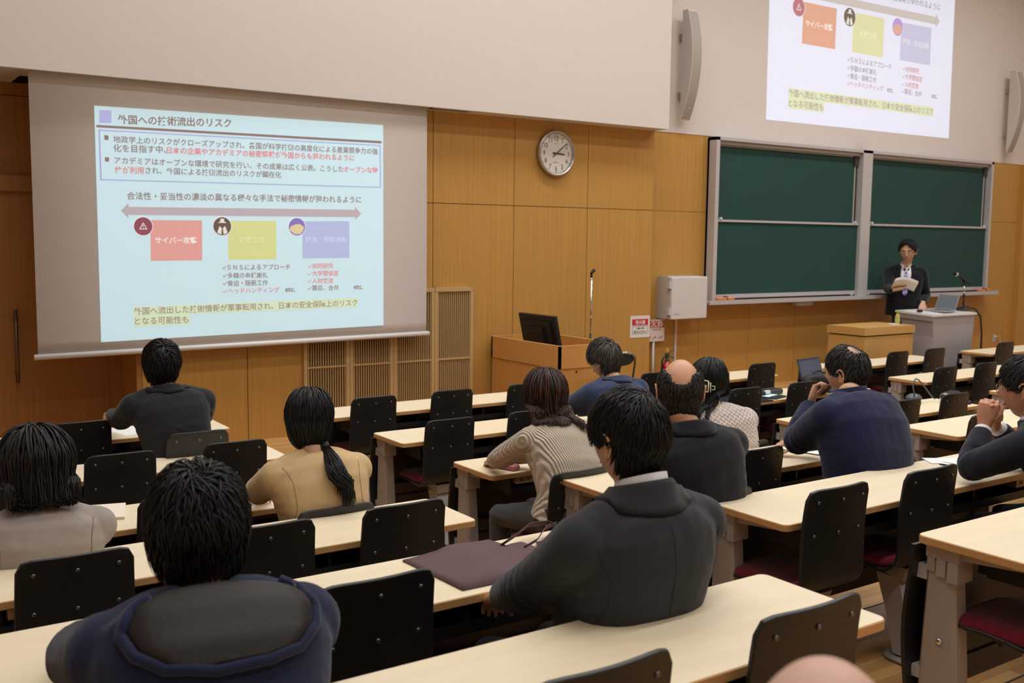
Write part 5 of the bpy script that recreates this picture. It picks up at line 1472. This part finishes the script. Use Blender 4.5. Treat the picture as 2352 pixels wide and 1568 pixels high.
    if sp.get('collar'):
        cz = sp.get('collar_z', 0.035)
        band([(0.112, -0.034), (0.101, -0.010), (0.088, cz * 0.75), (0.079, cz)], 0.9, 2 * PI - 0.9, 'jacket_collar', topm, tilt=0.022, th=0.007, sq=1.05, conform=True)
    if sp.get('stand_collar'):
        band([(0.100, -0.035), (0.084, 0.015), (0.080, 0.055)], 0.2, 2 * PI - 0.2, 'stand_collar', topm, tilt=0.02, th=0.008)
    nfr = up.cross(lat).normalized()
    def surf(u, z, side, off):
        o_ = N + lat * u + up * z + nfr * (0.6 * side); h_ = tree.ray_cast(o_, nfr * -side, 1.2)
        return (h_[0] + nfr * side * off) if h_[0] is not None else N + lat * u + up * z + nfr * side * 0.12
    def patch(name, rows, side, off, m, nc=8, sub=4):
        # cloth lying on the jacket: rows (z, u0, u1) from top to bottom, side +1 chest, -1 back
        zs = []
        for a, b_ in zip(rows, rows[1:]):
            for i in range(sub): t = i / sub; zs.append(tuple(a[j] * (1 - t) + b_[j] * t for j in range(3)))
        zs.append(rows[-1]); q = MB(); vs = []; fs_ = []
        for z, u0, u1 in zs:
            for i in range(nc + 1): vs.append(surf(u0 + (u1 - u0) * i / nc, z, side, off))
        for r_ in range(len(zs) - 1):
            for i in range(nc): k_ = r_ * (nc + 1) + i; fs_.append((k_, k_ + 1, k_ + nc + 2, k_ + nc + 1))
        o_ = part(name, vs, fs_, m)
        so_ = o_.modifiers.new('thickness', 'SOLIDIFY'); so_.thickness = 0.003; so_.offset = 0
        return o_
    def seam(name, lines, side, r, m, off=0.0):
        q = MB()
        for ln in lines:
            pts = []
            for a, b_ in zip(ln, ln[1:]):
                for i in range(6): t = i / 6; pts.append(surf(a[0] * (1 - t) + b_[0] * t, a[1] * (1 - t) + b_[1] * t, side, off))
            pts.append(surf(*ln[-1], side, off)); q.tube(pts, r, 8)
        return part(name, q.v, q.f, m)
    # ---------------- hair
    hst = dict(n=1300, len=0.06, thick=0.012); hst.update(sp['hair'])
    Rm = np.array(HR)
    def fix(Q):
        if tree is None or not hst.get('long'): return Q
        sh_ = Q.shape; W_ = (Q.reshape(-1, 3) * hs) @ Rm.T + np.array(H); z0 = N.z + 0.05
        for i in np.nonzero(W_[:, 2] < z0)[0]:
            p = Vector(W_[i]); h_ = tree.find_nearest(p)
            if h_[0] is not None and (p - h_[0]).dot(h_[1]) < 0.006: W_[i] = h_[0] + h_[1] * (0.006 + 0.006 * ((i * 7919) % 13) / 13)
        return ((W_ - np.array(H)) @ Rm / hs).reshape(sh_)
    hv, hf_, tone = make_hair(hst, int(hash_(label) * 7919) % 100000, fix)
    hvw = (hv * hs) @ Rm.T + np.array(H)
    ho = part('hair', hvw, [tuple(f) for f in hf_], hair_mat(*hst.get('mat', ('hair_black', (9, 8, 8), (20, 18, 18)))))
    at = ho.data.attributes.new('tone', 'FLOAT', 'POINT'); at.data.foreach_set('value', tone.astype(np.float32))
    # ---------------- face
    def hp(x, y, z): return H + HR @ (Vector((x, y, z)) * hs)
    e = MB(); ir = MB(); bw = MB(); lp = MB()
    for s in (-1, 1):
        q = MB().ball((0, 0, 0), 0.0115 * hs, 14, 10); e.add([hp(s * 0.031, 0.0735, 0.006) + HR @ Vector(v) for v in q.v], q.f)
        q = MB().ball((0, 0, 0), 0.0062 * hs, 10, 8); ir.add([hp(s * 0.031 + 0.001, 0.0800, 0.004) + HR @ Vector(v) for v in q.v], q.f)
        bw.tube([hp(s * 0.013, 0.092, 0.024), hp(s * 0.030, 0.089, 0.030), hp(s * 0.050, 0.074, 0.026)], [0.003 * hs, 0.0042 * hs, 0.002 * hs], 8)
    lp.tube([hp(-0.024, 0.080, -0.066), hp(-0.010, 0.0895, -0.0635), hp(0.0, 0.0905, -0.065), hp(0.010, 0.0895, -0.0635), hp(0.024, 0.080, -0.066)], [0.002 * hs, 0.0042 * hs, 0.005 * hs, 0.0042 * hs, 0.002 * hs], 8)
    part('eyes', e.v, e.f, mat('eye_white', s2l(206, 200, 194), 0.3)); part('irises', ir.v, ir.f, mat('eye_dark', s2l(24, 18, 16), 0.2))
    part('eyebrows', bw.v, bw.f, hair_mat(*hst.get('brow', ('hair_brow', (16, 14, 13), (30, 26, 24)))))
    part('lips', lp.v, lp.f, mat('lip_skin', s2l(168, 104, 92), 0.5))
    if sp.get('glasses'):
        gcol, gm_ = sp['glasses']
        m = MB()
        for s in (-1, 1):
            pts = [hp(s * 0.033 + 0.024 * math.copysign(abs(math.cos(a)) ** 0.7, math.cos(a)), 0.100 - 0.006 * 1, 0.002 + 0.016 * math.copysign(abs(math.sin(a)) ** 0.7, math.sin(a))) for a in [2 * PI * i / 20 for i in range(21)]]
            m.tube(pts, 0.0015 * hs, 6, cap=False)
            m.tube([hp(s * 0.057, 0.094, 0.008), hp(s * 0.074, 0.082, 0.008), hp(s * 0.084, 0.0, 0.012), hp(s * 0.082, -0.022, 0.0)], 0.0017 * hs, 6)
        m.tube([hp(-0.009, 0.095, 0.006), hp(0.0, 0.100, 0.008), hp(0.009, 0.095, 0.006)], 0.0015 * hs, 6)
        part('glasses', m.v, m.f, gm_)
    return body, dict(N=N, up=up, sh=sh, lat=lat, fwd=fwd, part=part, band=band, hp=hp, H=H, HR=HR, topm=topm, P=P, tree=tree, el=el, wr=wr, surf=surf, patch=patch, seam=seam)
def hash_(s):
    h = 0
    for ch in s: h = (h * 131 + ord(ch)) % 1000003
    return h / 1000003 * 10
SEATZ = 0.463 + 0.105
M_GOLD = mat('glasses_metal', s2l(176, 160, 130), 0.25, metal=0.9)
M_GBLK = mat('glasses_dark', s2l(40, 34, 32), 0.3)
def near(row): return ROW_FAR[row] - DEPTH
def desk_arms(x, row, hw=0.27, inn=0.07, fwd=0.20):
    zt = desk_top(row); n = near(row)
    return dict(elbow=((x - hw, n, zt), (x + hw, n, zt)), wrist=((x - inn, n + fwd, zt + 0.04), (x + inn, n + fwd, zt + 0.04)))
def lap_arms(x, y, fl, hw=0.42, w=0.11):
    return dict(elbow=((x - hw, y - 0.05, fl + 0.7), (x + hw, y - 0.05, fl + 0.7)), wrist=((x - w, y + 0.36, fl + 0.655), (x + w, y + 0.36, fl + 0.655)))
def M_DARKER(name, col): return cloth_mat(name, col)
# 1 charcoal suit
x = 1.73
b, c = person('man in a charcoal suit with a white collar, seen from behind at the centre', (1.72, 1.98, 1.455), 0.0, (x, 2.03, TIER[2] + SEATZ),
    dict(floor=TIER[2], head_az=-0.02, head_pitch=0.05, hunch=0.05, sw=0.200, hs=1.06, pad=0.012, sh_drop=0.095, grow=0.022, tree=True, top=(50, 50, 53), pants=(36, 36, 41), shirt=True, shirt_z=0.06, collar=True, collar_z=0.045, hair=dict(n=3200, len=0.075, thick=0.014, ears=True, swirl=1.0, whorl=(0.025, -0.05, 0.105), w=0.0026, grade=True, messy=0.2), **lap_arms(x, 2.13, TIER[2], 0.40)))
M_SEAM1 = cloth_mat('suit_seam', (38, 38, 42))
c['seam']('back_seam', [[(0, -0.05), (0.0, -0.2), (0.0, -0.48)]], -1, 0.0012, M_SEAM1)
c['seam']('armhole_seam', [[(-0.205, -0.09), (-0.178, -0.16), (-0.172, -0.24), (-0.19, -0.30)], [(0.205, -0.09), (0.178, -0.16), (0.172, -0.24), (0.19, -0.30)]], -1, 0.0016, M_SEAM1)
# 2 hooded person
x = 0.62
b, c = person('person with a black mop of hair in a navy hooded jacket, seen from behind', (0.655, 2.18, 1.335), 0.10, (x, 1.98, TIER[2] + SEATZ),
    dict(floor=TIER[2], head_az=0.22, head_pitch=0.15, hunch=0.06, sw=0.195, sh_drop=0.09, wide=1.08, deep=1.1, tree=True, grow=0.036, top=(30, 36, 62), pants=(34, 34, 40), hs=1.05, hair=dict(n=3600, len=0.10, thick=0.026, grav=0.5, w=0.0028, whorl=(0.0, -0.045, 0.10), nape=-0.10, messy=0.28, swirl=0.6), **desk_arms(x, 2, 0.34, 0.09, 0.16)))
M_LINE = mat('hood_lining', s2l(46, 41, 39), 0.6, spec=0.3, bump=0.3, bscale=60)
c['patch']('hood_lining', [(-0.02, -0.10, 0.13), (-0.05, -0.155, 0.175), (-0.10, -0.175, 0.19), (-0.145, -0.16, 0.18), (-0.185, -0.115, 0.14), (-0.20, -0.05, 0.07)], -1, 0.016, M_LINE, 10)
rim = [(-0.13, -0.02), (-0.17, -0.055), (-0.19, -0.10), (-0.17, -0.15), (-0.12, -0.19), (-0.02, -0.212), (0.08, -0.208), (0.145, -0.19), (0.19, -0.145), (0.20, -0.10), (0.185, -0.04), (0.15, -0.01)]
c['seam']('hood_rim', [rim], -1, 0.012, c['topm'], 0.012)
c['band']([(0.112, -0.055), (0.100, 0.0), (0.086, 0.035)], 0.9, 2 * PI - 0.9, 'inner_collar', cloth_mat('lilac_grey_cloth', (178, 166, 168)), tilt=0.02, th=0.012)
q_ = MB(); p0 = c['surf'](0.17, -0.03, -1, 0.03); q_.tube([p0, p0 + Vector((0.005, -0.01, -0.05))], 0.006, 6); c['part']('hood_toggle', q_.v, q_.f, M_BLACKP)
# 3 grey jacket woman
x = 0.60
b, c = person('woman with a dark brown bob in a grey-beige jacket, at the left edge', (0.62, 4.02, 1.125), 0.0, (x, 3.99, SEATZ),
    dict(fem=True, floor=0.0, head_az=0.0, head_pitch=0.3, hunch=0.06, sw=0.185, wide=1.18, tree=True, hs=1.15, sh_drop=0.085, grow=0.022, top=(158, 147, 138), pants=(40, 38, 40), hair=dict(n=3000, len=0.24, steps=15, cut_z=-0.135, thick=0.034, grav=0.7, long=True, fall_z=-0.03, drape=(-0.06, -0.05, -0.25, -0.09), hug=0.6, messy=0.12, gather=0.8, whorl=(0.0, -0.02, 0.115), w=0.004, mat=('hair_dark_brown', (14, 11, 9), (38, 27, 23))), **desk_arms(x, 4, 0.33, 0.08, 0.12)))
c['seam']('armhole_seam', [[(0.165, -0.06), (0.150, -0.14), (0.150, -0.24), (0.165, -0.30)], [(-0.165, -0.06), (-0.150, -0.14), (-0.150, -0.24), (-0.165, -0.30)]], -1, 0.0018, cloth_mat('beige_seam', (112, 100, 94)))
# 4 tan jacket woman
x = 1.76
b, c = person('woman with a low ponytail in a tan jacket, seen from behind', (1.745, 4.14, 1.178), 0.1, (x, 3.99, SEATZ),
    dict(fem=True, floor=0.0, head_az=0.45, head_pitch=0.05, hunch=0.04, sw=0.178, wide=1.12, tree=True, sh_drop=0.085, grow=0.02, top=(202, 170, 124), pants=(40, 38, 40), hair=dict(n=2600, len=0.15, steps=11, thick=0.016, grav=0.5, messy=0.04, whorl=(0.0, 0.03, 0.118), nape=-0.10, hug=0.95), **desk_arms(x, 4, 0.30, 0.08, 0.14)))
c['seam']('armhole_seam', [[(0.165, -0.06), (0.145, -0.14), (0.142, -0.24), (0.16, -0.30)], [(-0.165, -0.06), (-0.145, -0.14), (-0.142, -0.24), (-0.16, -0.30)]], -1, 0.0016, cloth_mat('tan_seam', (150, 122, 84)))
tanw = c
def strands(c, name, path, radii, n, seed, w, m, wave=0.012, par=None):
    """a bundle of hair strands along a centre path (world points)"""
    rnd = random.Random(seed); q = MB(); tone = []
    P_ = [Vector(p) for p in path]
    for k in range(n):
        a = rnd.uniform(0, 2 * PI); rr = math.sqrt(rnd.random()); ph = rnd.uniform(0, 6.28); l = rnd.uniform(0.72, 1.0); pts = []
        M_ = 14
        for i in range(M_ + 1):
            t = i / M_ * l * (len(P_) - 1); j = min(int(t), len(P_) - 2); u = t - j
            p = P_[j].lerp(P_[j + 1], u); r = radii[j] * (1 - u) + radii[j + 1] * u
            s_ = i / M_
            pts.append(p + Vector((math.cos(a + s_ * 1.5) * r * rr + wave * s_ * math.sin(9 * s_ + ph * 0.3), math.sin(a + s_ * 1.5) * r * rr, wave * 0.3 * math.sin(11 * s_ + ph))))
        n0 = len(q.v); q.tube(pts, [w] * (M_ - 2) + [w * 0.7, w * 0.45, w * 0.15], 4)
        tone += [rnd.random()] * (len(q.v) - n0)
    o = c['part'](name, q.v, q.f, m); at = o.data.attributes.new('tone', 'FLOAT', 'POINT'); at.data.foreach_set('value', np.array(tone, np.float32))
    return o
N_ = c['N']; T0 = c['H'] + Vector((0.035, -0.088, -0.115)); HB = hair_mat('hair_black', None, None)
s1 = c['surf'](0.035, -0.10, -1, 0.03); s2 = c['surf'](0.05, -0.20, -1, 0.028); s3 = c['surf'](0.075, -0.28, -1, 0.018)
strands(c, 'ponytail', [T0, s1, (s1 + s2) / 2 + Vector((0, -0.012, 0)), s2, s3], [0.016, 0.040, 0.046, 0.030, 0.012], 260, 5, 0.0022, HB, 0.02)
q_ = MB(); q_.tube([T0 + Vector((0, 0.012, 0.008)), T0 + Vector((0, -0.010, -0.012))], 0.021, 14); c['part']('hair_tie', q_.v, q_.f, M_BLACKP)
# 5 dark suit man
x = 1.70
b, c = person('man in a black suit sitting right under the projection screen', (1.655, 6.14, 1.205), 0.0, (x, 5.96, SEATZ),
    dict(floor=0.0, head_az=0.32, head_pitch=-0.15, hunch=0.02, sw=0.205, hs=1.15, pad=0.014, sh_drop=0.085, grow=0.022, top=(36, 36, 40), pants=(30, 30, 34), collar=True, hair=dict(n=2000, len=0.08, thick=0.018, ears=True, grade=True, swirl=0.8), neck=(1.665, 6.10, 1.045), elbow=((1.44, 6.5, Z6), (2.05, 6.5, Z6)), wrist=((1.47, 6.64, Z6 + 0.14), (1.95, 6.66, Z6 + 0.04))))
# 6 long-haired person at the edge
x = 0.50
b, c = person('person with long dark hair in dark clothes, cut by the left photo edge', (0.395, 6.12, 1.16), 0.0, (0.42, 5.95, SEATZ),
    dict(fem=True, floor=0.0, hunch=0.04, sw=0.170, top=(30, 26, 32), tree=True, pants=(34, 34, 40), hair=dict(n=1600, len=0.36, steps=14, thick=0.018, grav=0.6, long=True, fall_z=-0.03, drape=(-0.06, -0.05, -0.30, -0.13), messy=0.07, whorl=(0, 0, 0.118)), **desk_arms(0.42, 6, 0.30, 0.08, 0.14)))
c['seam']('embroidery', [[(0.10, -0.03), (0.13, -0.045), (0.15, -0.04)]], -1, 0.006, mat('pink_thread', s2l(190, 130, 130), 0.6))
# 7 ribbed sweater woman
x = 3.08
b, c = person('woman with long brown hair in a beige ribbed sweater, elbow on the desk', (3.135, 4.28, 1.160), -0.05, (x, 3.99, SEATZ),
    dict(fem=True, floor=0.0, head_az=0.42, head_pitch=0.12, hunch=0.07, sw=0.175, wide=1.08, tree=True, sh_drop=0.085, top=cloth_mat('cloth_ribbed', (200, 184, 164), 'rib'), top_name='sweater', hem=0.02, pants=(74, 72, 74), hair=dict(n=2800, len=0.27, steps=16, thick=0.026, cut_z=-0.15, grav=0.6, long=True, fall_z=-0.04, drape=(-0.06, -0.07, -0.26, -0.15), messy=0.07, wave=0.25, gather=2.5, whorl=(0.0, -0.01, 0.118), tone_pow=1.3, mat=('hair_brown', (24, 14, 12), (88, 54, 40), 0.38)), **desk_arms(x, 4, 0.27, 0.05, 0.16)))
m_ = hair_mat('hair_brown', None, None)
a1 = c['surf'](0.05, -0.02, -1, 0.03); a2 = c['surf'](0.055, -0.10, -1, 0.02); a3 = c['surf'](0.09, -0.165, -1, 0.016)
strands(c, 'hair_lock', [c['H'] + Vector((0.05, -0.10, -0.06)), a1, a2, a3], [0.035, 0.030, 0.020, 0.012], 120, 8, 0.0022, m_, 0.02)
# 8 grey-haired man
x = 4.26
b, c = person('grey-haired man in a dark blue jacket, head turned to the screen', (4.29, 5.20, 1.180), 0.0, (x, 5.05, SEATZ),
    dict(floor=0.0, head_az=-0.16, head_pitch=0.16, head_roll=-0.10, hunch=0.07, sw=0.195, hs=1.12, pad=0.008, sh_drop=0.075, grow=0.022, top=(50, 60, 88), pants=(40, 40, 46), collar=True, neck=(4.30, 5.12, 1.035), hair=dict(n=2000, len=0.09, thick=0.016, ears=True, grade=True, whorl=(0.02, -0.06, 0.10), mat=('hair_grey', (22, 21, 20), (92, 86, 80))), **desk_arms(x, 5, 0.33, 0.08, 0.16)))
# 9 balding man
x = 3.02
b, c = person('balding man with a shiny crown in a black suit, seen from behind', (2.955, 3.08, 1.345), 0.15, (x, 3.01, TIER[3] + SEATZ),
    dict(floor=TIER[3], head_az=0.72, head_pitch=0.14, hunch=0.05, sw=0.200, hs=1.12, pad=0.006, sh_drop=0.085, grow=0.022, skin=(206, 154, 120), top=(32, 33, 37), pants=(30, 30, 34), shirt=True, shirt_z=0.03, collar=True, hair=dict(n=2600, len=0.030, thick=0.007, bald=[(0.0, 0.04, 0.115, 0.095), (0.0, -0.045, 0.100, 0.062), (0.0, -0.085, 0.062, 0.040)], grav=0.9, whorl=(0, -0.02, 0.12), messy=0.12, mat=('hair_pepper', (14, 13, 13), (62, 58, 56))), **lap_arms(x, 3.01, TIER[3])))
b.data.materials[0].node_tree.nodes['Principled BSDF'].inputs['Roughness'].default_value = 0.38
# 10 white knit woman
x = 4.27
b, c = person('woman with a hair clip in a white cable knit sweater', (4.245, 4.19, 1.165), 0.35, (x, 4.03, SEATZ),
    dict(fem=True, floor=0.0, head_az=1.05, head_pitch=0.15, hunch=0.05, sw=0.178, wide=1.1, tree=True, sh_drop=0.085, grow=0.024, top=cloth_mat('cloth_cable', (228, 212, 202), 'cable'), top_name='sweater', pants=(40, 40, 44), hair=dict(n=2000, len=0.18, steps=12, thick=0.015, grav=0.5, long=True, fall_z=-0.05, drape=(-0.06, -0.06, -0.25, -0.12), messy=0.06, whorl=(0, 0.02, 0.118), gather=2.0), **desk_arms(x, 4, 0.28, 0.08, 0.14)))
hp = c['hp']; q_ = MB()
k0 = [hp(-0.005, -0.121, -0.002), hp(0.030, -0.117, -0.006), hp(0.030, -0.112, -0.062), hp(-0.005, -0.116, -0.058)]
for a_, b_ in zip(k0, k0[1:] + k0[:1]): q_.tube([a_, b_], 0.004, 6)
q_.tube([hp(0.04, -0.113, -0.012), hp(0.042, -0.11, -0.062)], 0.003, 6); q_.tube([hp(0.047, -0.108, -0.03), hp(0.06, -0.10, -0.03), hp(0.06, -0.10, -0.048), hp(0.047, -0.108, -0.048)], 0.003, 6)
c['part']('hair_clip', q_.v, q_.f, mat('clip_cream', s2l(228, 218, 190), 0.3))
# 11 navy fleece man
x = 4.15
b, c = person('man in a navy fleece with glasses, chin on his hand', (4.32, 3.29, 1.312), 0.05, (4.13, 3.02, TIER[3] + SEATZ),
    dict(floor=TIER[3], head_az=-0.14, head_pitch=0.04, head_roll=-0.06, hunch=0.09, sw=0.20, hs=1.12, wide=1.06, deep=1.08, tree=True, sh_drop=0.085, grow=0.034, neck=(4.19, 3.17, 1.200), top=(30, 33, 62), top_name='fleece', pants=(36, 36, 42), stand_collar=True, glasses=('x', M_GOLD), hair=dict(n=1900, len=0.06, thick=0.011, bald=(0.0, -0.045, 0.118, 0.034), recede=0.02, ears=True, grade=True, messy=0.25, mat=('hair_pepper', None, None)),
    elbow=((4.12, 3.60, Z3), (4.62, 3.55, Z3)), wrist=((4.245, 3.45, 1.130), (4.36, 3.64, 0.86)), hands={-1: ((0.25, -0.05, 1.0), (0.6, -0.8, 0), 0.85, 1, 1.0), 1: ((-0.6, 0.5, 0.0), (0, 0, -1), 0.5, 1, 1.0)}))
q_ = MB(); p0 = c['surf'](0.03, 0.06, -1, 0.004); q_.box(p0.x - 0.006, p0.x + 0.006, p0.y - 0.004, p0.y, p0.z - 0.012, p0.z + 0.006); c['part']('collar_tag', q_.v, q_.f, M_PAPER)
# 12 man with clasped hands
x = 4.40
b, c = person('man with thin-rimmed glasses in a dark navy suit, chin over clasped hands', (4.358, 2.375, 1.345), -0.12, (4.40, 2.06, TIER[2] + SEATZ),
    dict(floor=TIER[2], head_az=-0.22, head_pitch=0.12, hunch=0.08, sw=0.20, hs=1.12, pad=0.006, sh_drop=0.09, grow=0.024, tree=True, skin=(196, 140, 108), top=(32, 34, 44), pants=(28, 29, 36), shirt=True, collar=True, glasses=('x', M_GOLD), voxel=0.0030, hair=dict(n=3000, len=0.065, thick=0.013, ears=True, fringe=0.5, recede=0.012, grade=True, w=0.0022, whorl=(0.02, -0.06, 0.10), sweep=(0, 0.25, 0), mat=('hair_black_grey', (14, 13, 13), (50, 48, 48))),
    elbow=((4.12, 2.60, Z2), (4.66, 2.60, Z2)), wrist=((4.36, 2.560, 1.140), (4.465, 2.570, 1.14)), cuff=0.86, hands={-1: ((0.22, -0.02, 1.0), (0.85, 0.45, 0), 0.95, -1, 1.08, 0.5), 1: ((-0.22, -0.02, 1.0), (-0.85, 0.45, 0), 0.95, 1, 1.08, 0.5)}))
wr, el = c['wr'], c['el']
q_ = MB()
for s in (-1, 1):
    d_ = (wr[s] - el[s]).normalized(); q_.tube([wr[s] - d_ * 0.055, wr[s] - d_ * 0.02], [0.037, 0.038], 18)
c['part']('shirt_cuffs', q_.v, q_.f, cloth_mat('cloth_shirt_white', None))
# 13 presenter
fl = STG
b, c = person('man in a black suit and purple tie reading from papers at the lectern', (11.42, 7.86, 1.876), PI + 0.90, (11.50, 7.945, fl + 0.92),
    dict(floor=fl, head_az=PI + 1.10, head_pitch=0.24, hunch=0.02, sw=0.195, wide=1.06, hs=1.2, arm=1.04, pad=0.012, sh_drop=0.085, grow=0.022, tree=True, top=(24, 24, 28), pants=(16, 16, 19), shirt=True, shirt_z=0.05, collar=True, collar_z=0.035, glasses=('x', M_GBLK), voxel=0.0034, hem=-0.24, flare=0.02, neck=(11.475, 7.915, 1.672), hair=dict(n=2000, len=0.055, thick=0.013, recede=0.016, ears=True, fringe=0.35, nape=-0.07, grade=True, grav=0.2, sweep=(0.5, -0.1, 0.3)),
    elbow=((11.80, 7.80, 1.20), (11.15, 8.05, 1.15)), wrist=((11.50, 7.66, 1.225), (10.98, 7.72, 1.40)), hands={-1: ((-0.45, -0.25, -0.55), (0.2, 0.5, -0.8), 1.25, 1, 1.15), 1: ((0.75, -0.55, 0.18), (0.1, 0.0, 1), 0.5, -1, 1.15)},
    legs={-1: (Vector((11.58, 7.95, fl + 0.90)), Vector((11.60, 7.92, fl + 0.50)), Vector((11.60, 7.97, fl + 0.08))), 1: (Vector((11.40, 7.93, fl + 0.90)), Vector((11.34, 7.88, fl + 0.50)), Vector((11.33, 7.93, fl + 0.08)))}))
M_SH = cloth_mat('cloth_shirt_white', None)
c['patch']('shirt_front', [(0.02, -0.055, 0.055), (-0.08, -0.066, 0.066), (-0.2, -0.045, 0.045), (-0.32, -0.012, 0.012)], 1, 0.006, M_SH)
M_TIE = mat('purple_tie', s2l(128, 112, 186), 0.5); nt = M_TIE.node_tree
tc = nt.nodes.new('ShaderNodeTexCoord'); wv = nt.nodes.new('ShaderNodeTexWave'); wv.inputs['Scale'].default_value = 9; wv.bands_direction = 'DIAGONAL'
rp_ = nt.nodes.new('ShaderNodeValToRGB'); rp_.color_ramp.elements[0].color = (*s2l(92, 78, 150), 1); rp_.color_ramp.elements[1].color = (*s2l(182, 172, 214), 1)
nt.links.new(tc.outputs['Object'], wv.inputs['Vector']); nt.links.new(wv.outputs['Fac'], rp_.inputs['Fac']); nt.links.new(rp_.outputs['Color'], nt.nodes['Principled BSDF'].inputs['Base Color'])
c['patch']('tie', [(0.0, -0.020, 0.020), (-0.04, -0.016, 0.016), (-0.06, -0.018, 0.018), (-0.2, -0.032, 0.032), (-0.30, -0.03, 0.03), (-0.33, -0.012, 0.012)], 1, 0.012, M_TIE)
c['patch']('lapel', [(0.01, 0.075, 0.085), (-0.08, 0.062, 0.125), (-0.18, 0.046, 0.115), (-0.30, 0.012, 0.045)], 1, 0.010, c['topm'])
c['patch']('lapel', [(0.01, -0.085, -0.075), (-0.08, -0.125, -0.062), (-0.18, -0.115, -0.046), (-0.30, -0.045, -0.012)], 1, 0.010, c['topm'])
# papers in his hand
ph = empty('held_papers', (11.03, 7.66, 1.44), 0, 'sheaf of white papers held by the man at the lectern', 'papers')
for k in range(3):
    u = Vector((0.83, -0.55, -0.04)); v = Vector((-0.42, -0.62, 0.62)); q_ = MB(); vs = []; fs = []
    for i in range(9):
        for j in range(5):
            a, b_ = i / 8 - 0.40, j / 4 - 0.25
            vs.append(u * a * 0.29 + v * b_ * 0.17 + Vector((0, 0, 0.02 * math.cos(a * 4) - 0.03 * a * a + 0.012 * k)) + Vector((0.004 * k, 0, 0)))
    for i in range(8):
        for j in range(4): n0 = i * 5 + j; fs.append((n0, n0 + 1, n0 + 6, n0 + 5))
    o = q_.add(vs, fs).build('sheet', M_PAPER, ph, smooth=True); so = o.modifiers.new('t', 'SOLIDIFY'); so.thickness = 0.0015
# 14 blurred bald head in the foreground
b, c = person('blurred bald head with thin dark hair, cut by the bottom edge of the photo', (0.80, 0.615, 1.435), 0.5, (0.78, 0.40, 0.43 + 0.56),
    dict(floor=0.43, head_az=0.8, head_pitch=0.1, hunch=0.03, hs=1.05, top=(44, 44, 50), pants=(40, 40, 46), skin=(214, 170, 150), hair=dict(n=500, len=0.06, thick=0.006, bald=(0.0, 0.03, 0.10, 0.10), grav=0.4), **lap_arms(0.78, 0.40, 0.43)))
# mobile phone in the pocket
mp_ = empty('mobile_phone', (2.945, 4.0, 0.655), 0, 'pink-backed mobile phone sticking out of the sweater woman\'s pocket', 'mobile phone')
MB().prism(rrect(-0.03, 0.03, -0.06, 0.06, 0.008), 0, 0.008, 0.002).build('case', mat('phone_pink', s2l(214, 168, 150), 0.4), mp_); MB().prism(rrect(-0.028, 0.028, -0.058, 0.058, 0.008), 0.008, 0.0095, 0.0005).build('screen', M_BLACKP, mp_)
for o in mp_.children: o.rotation_euler = (PI / 2, 0, PI / 2 + 0.5)
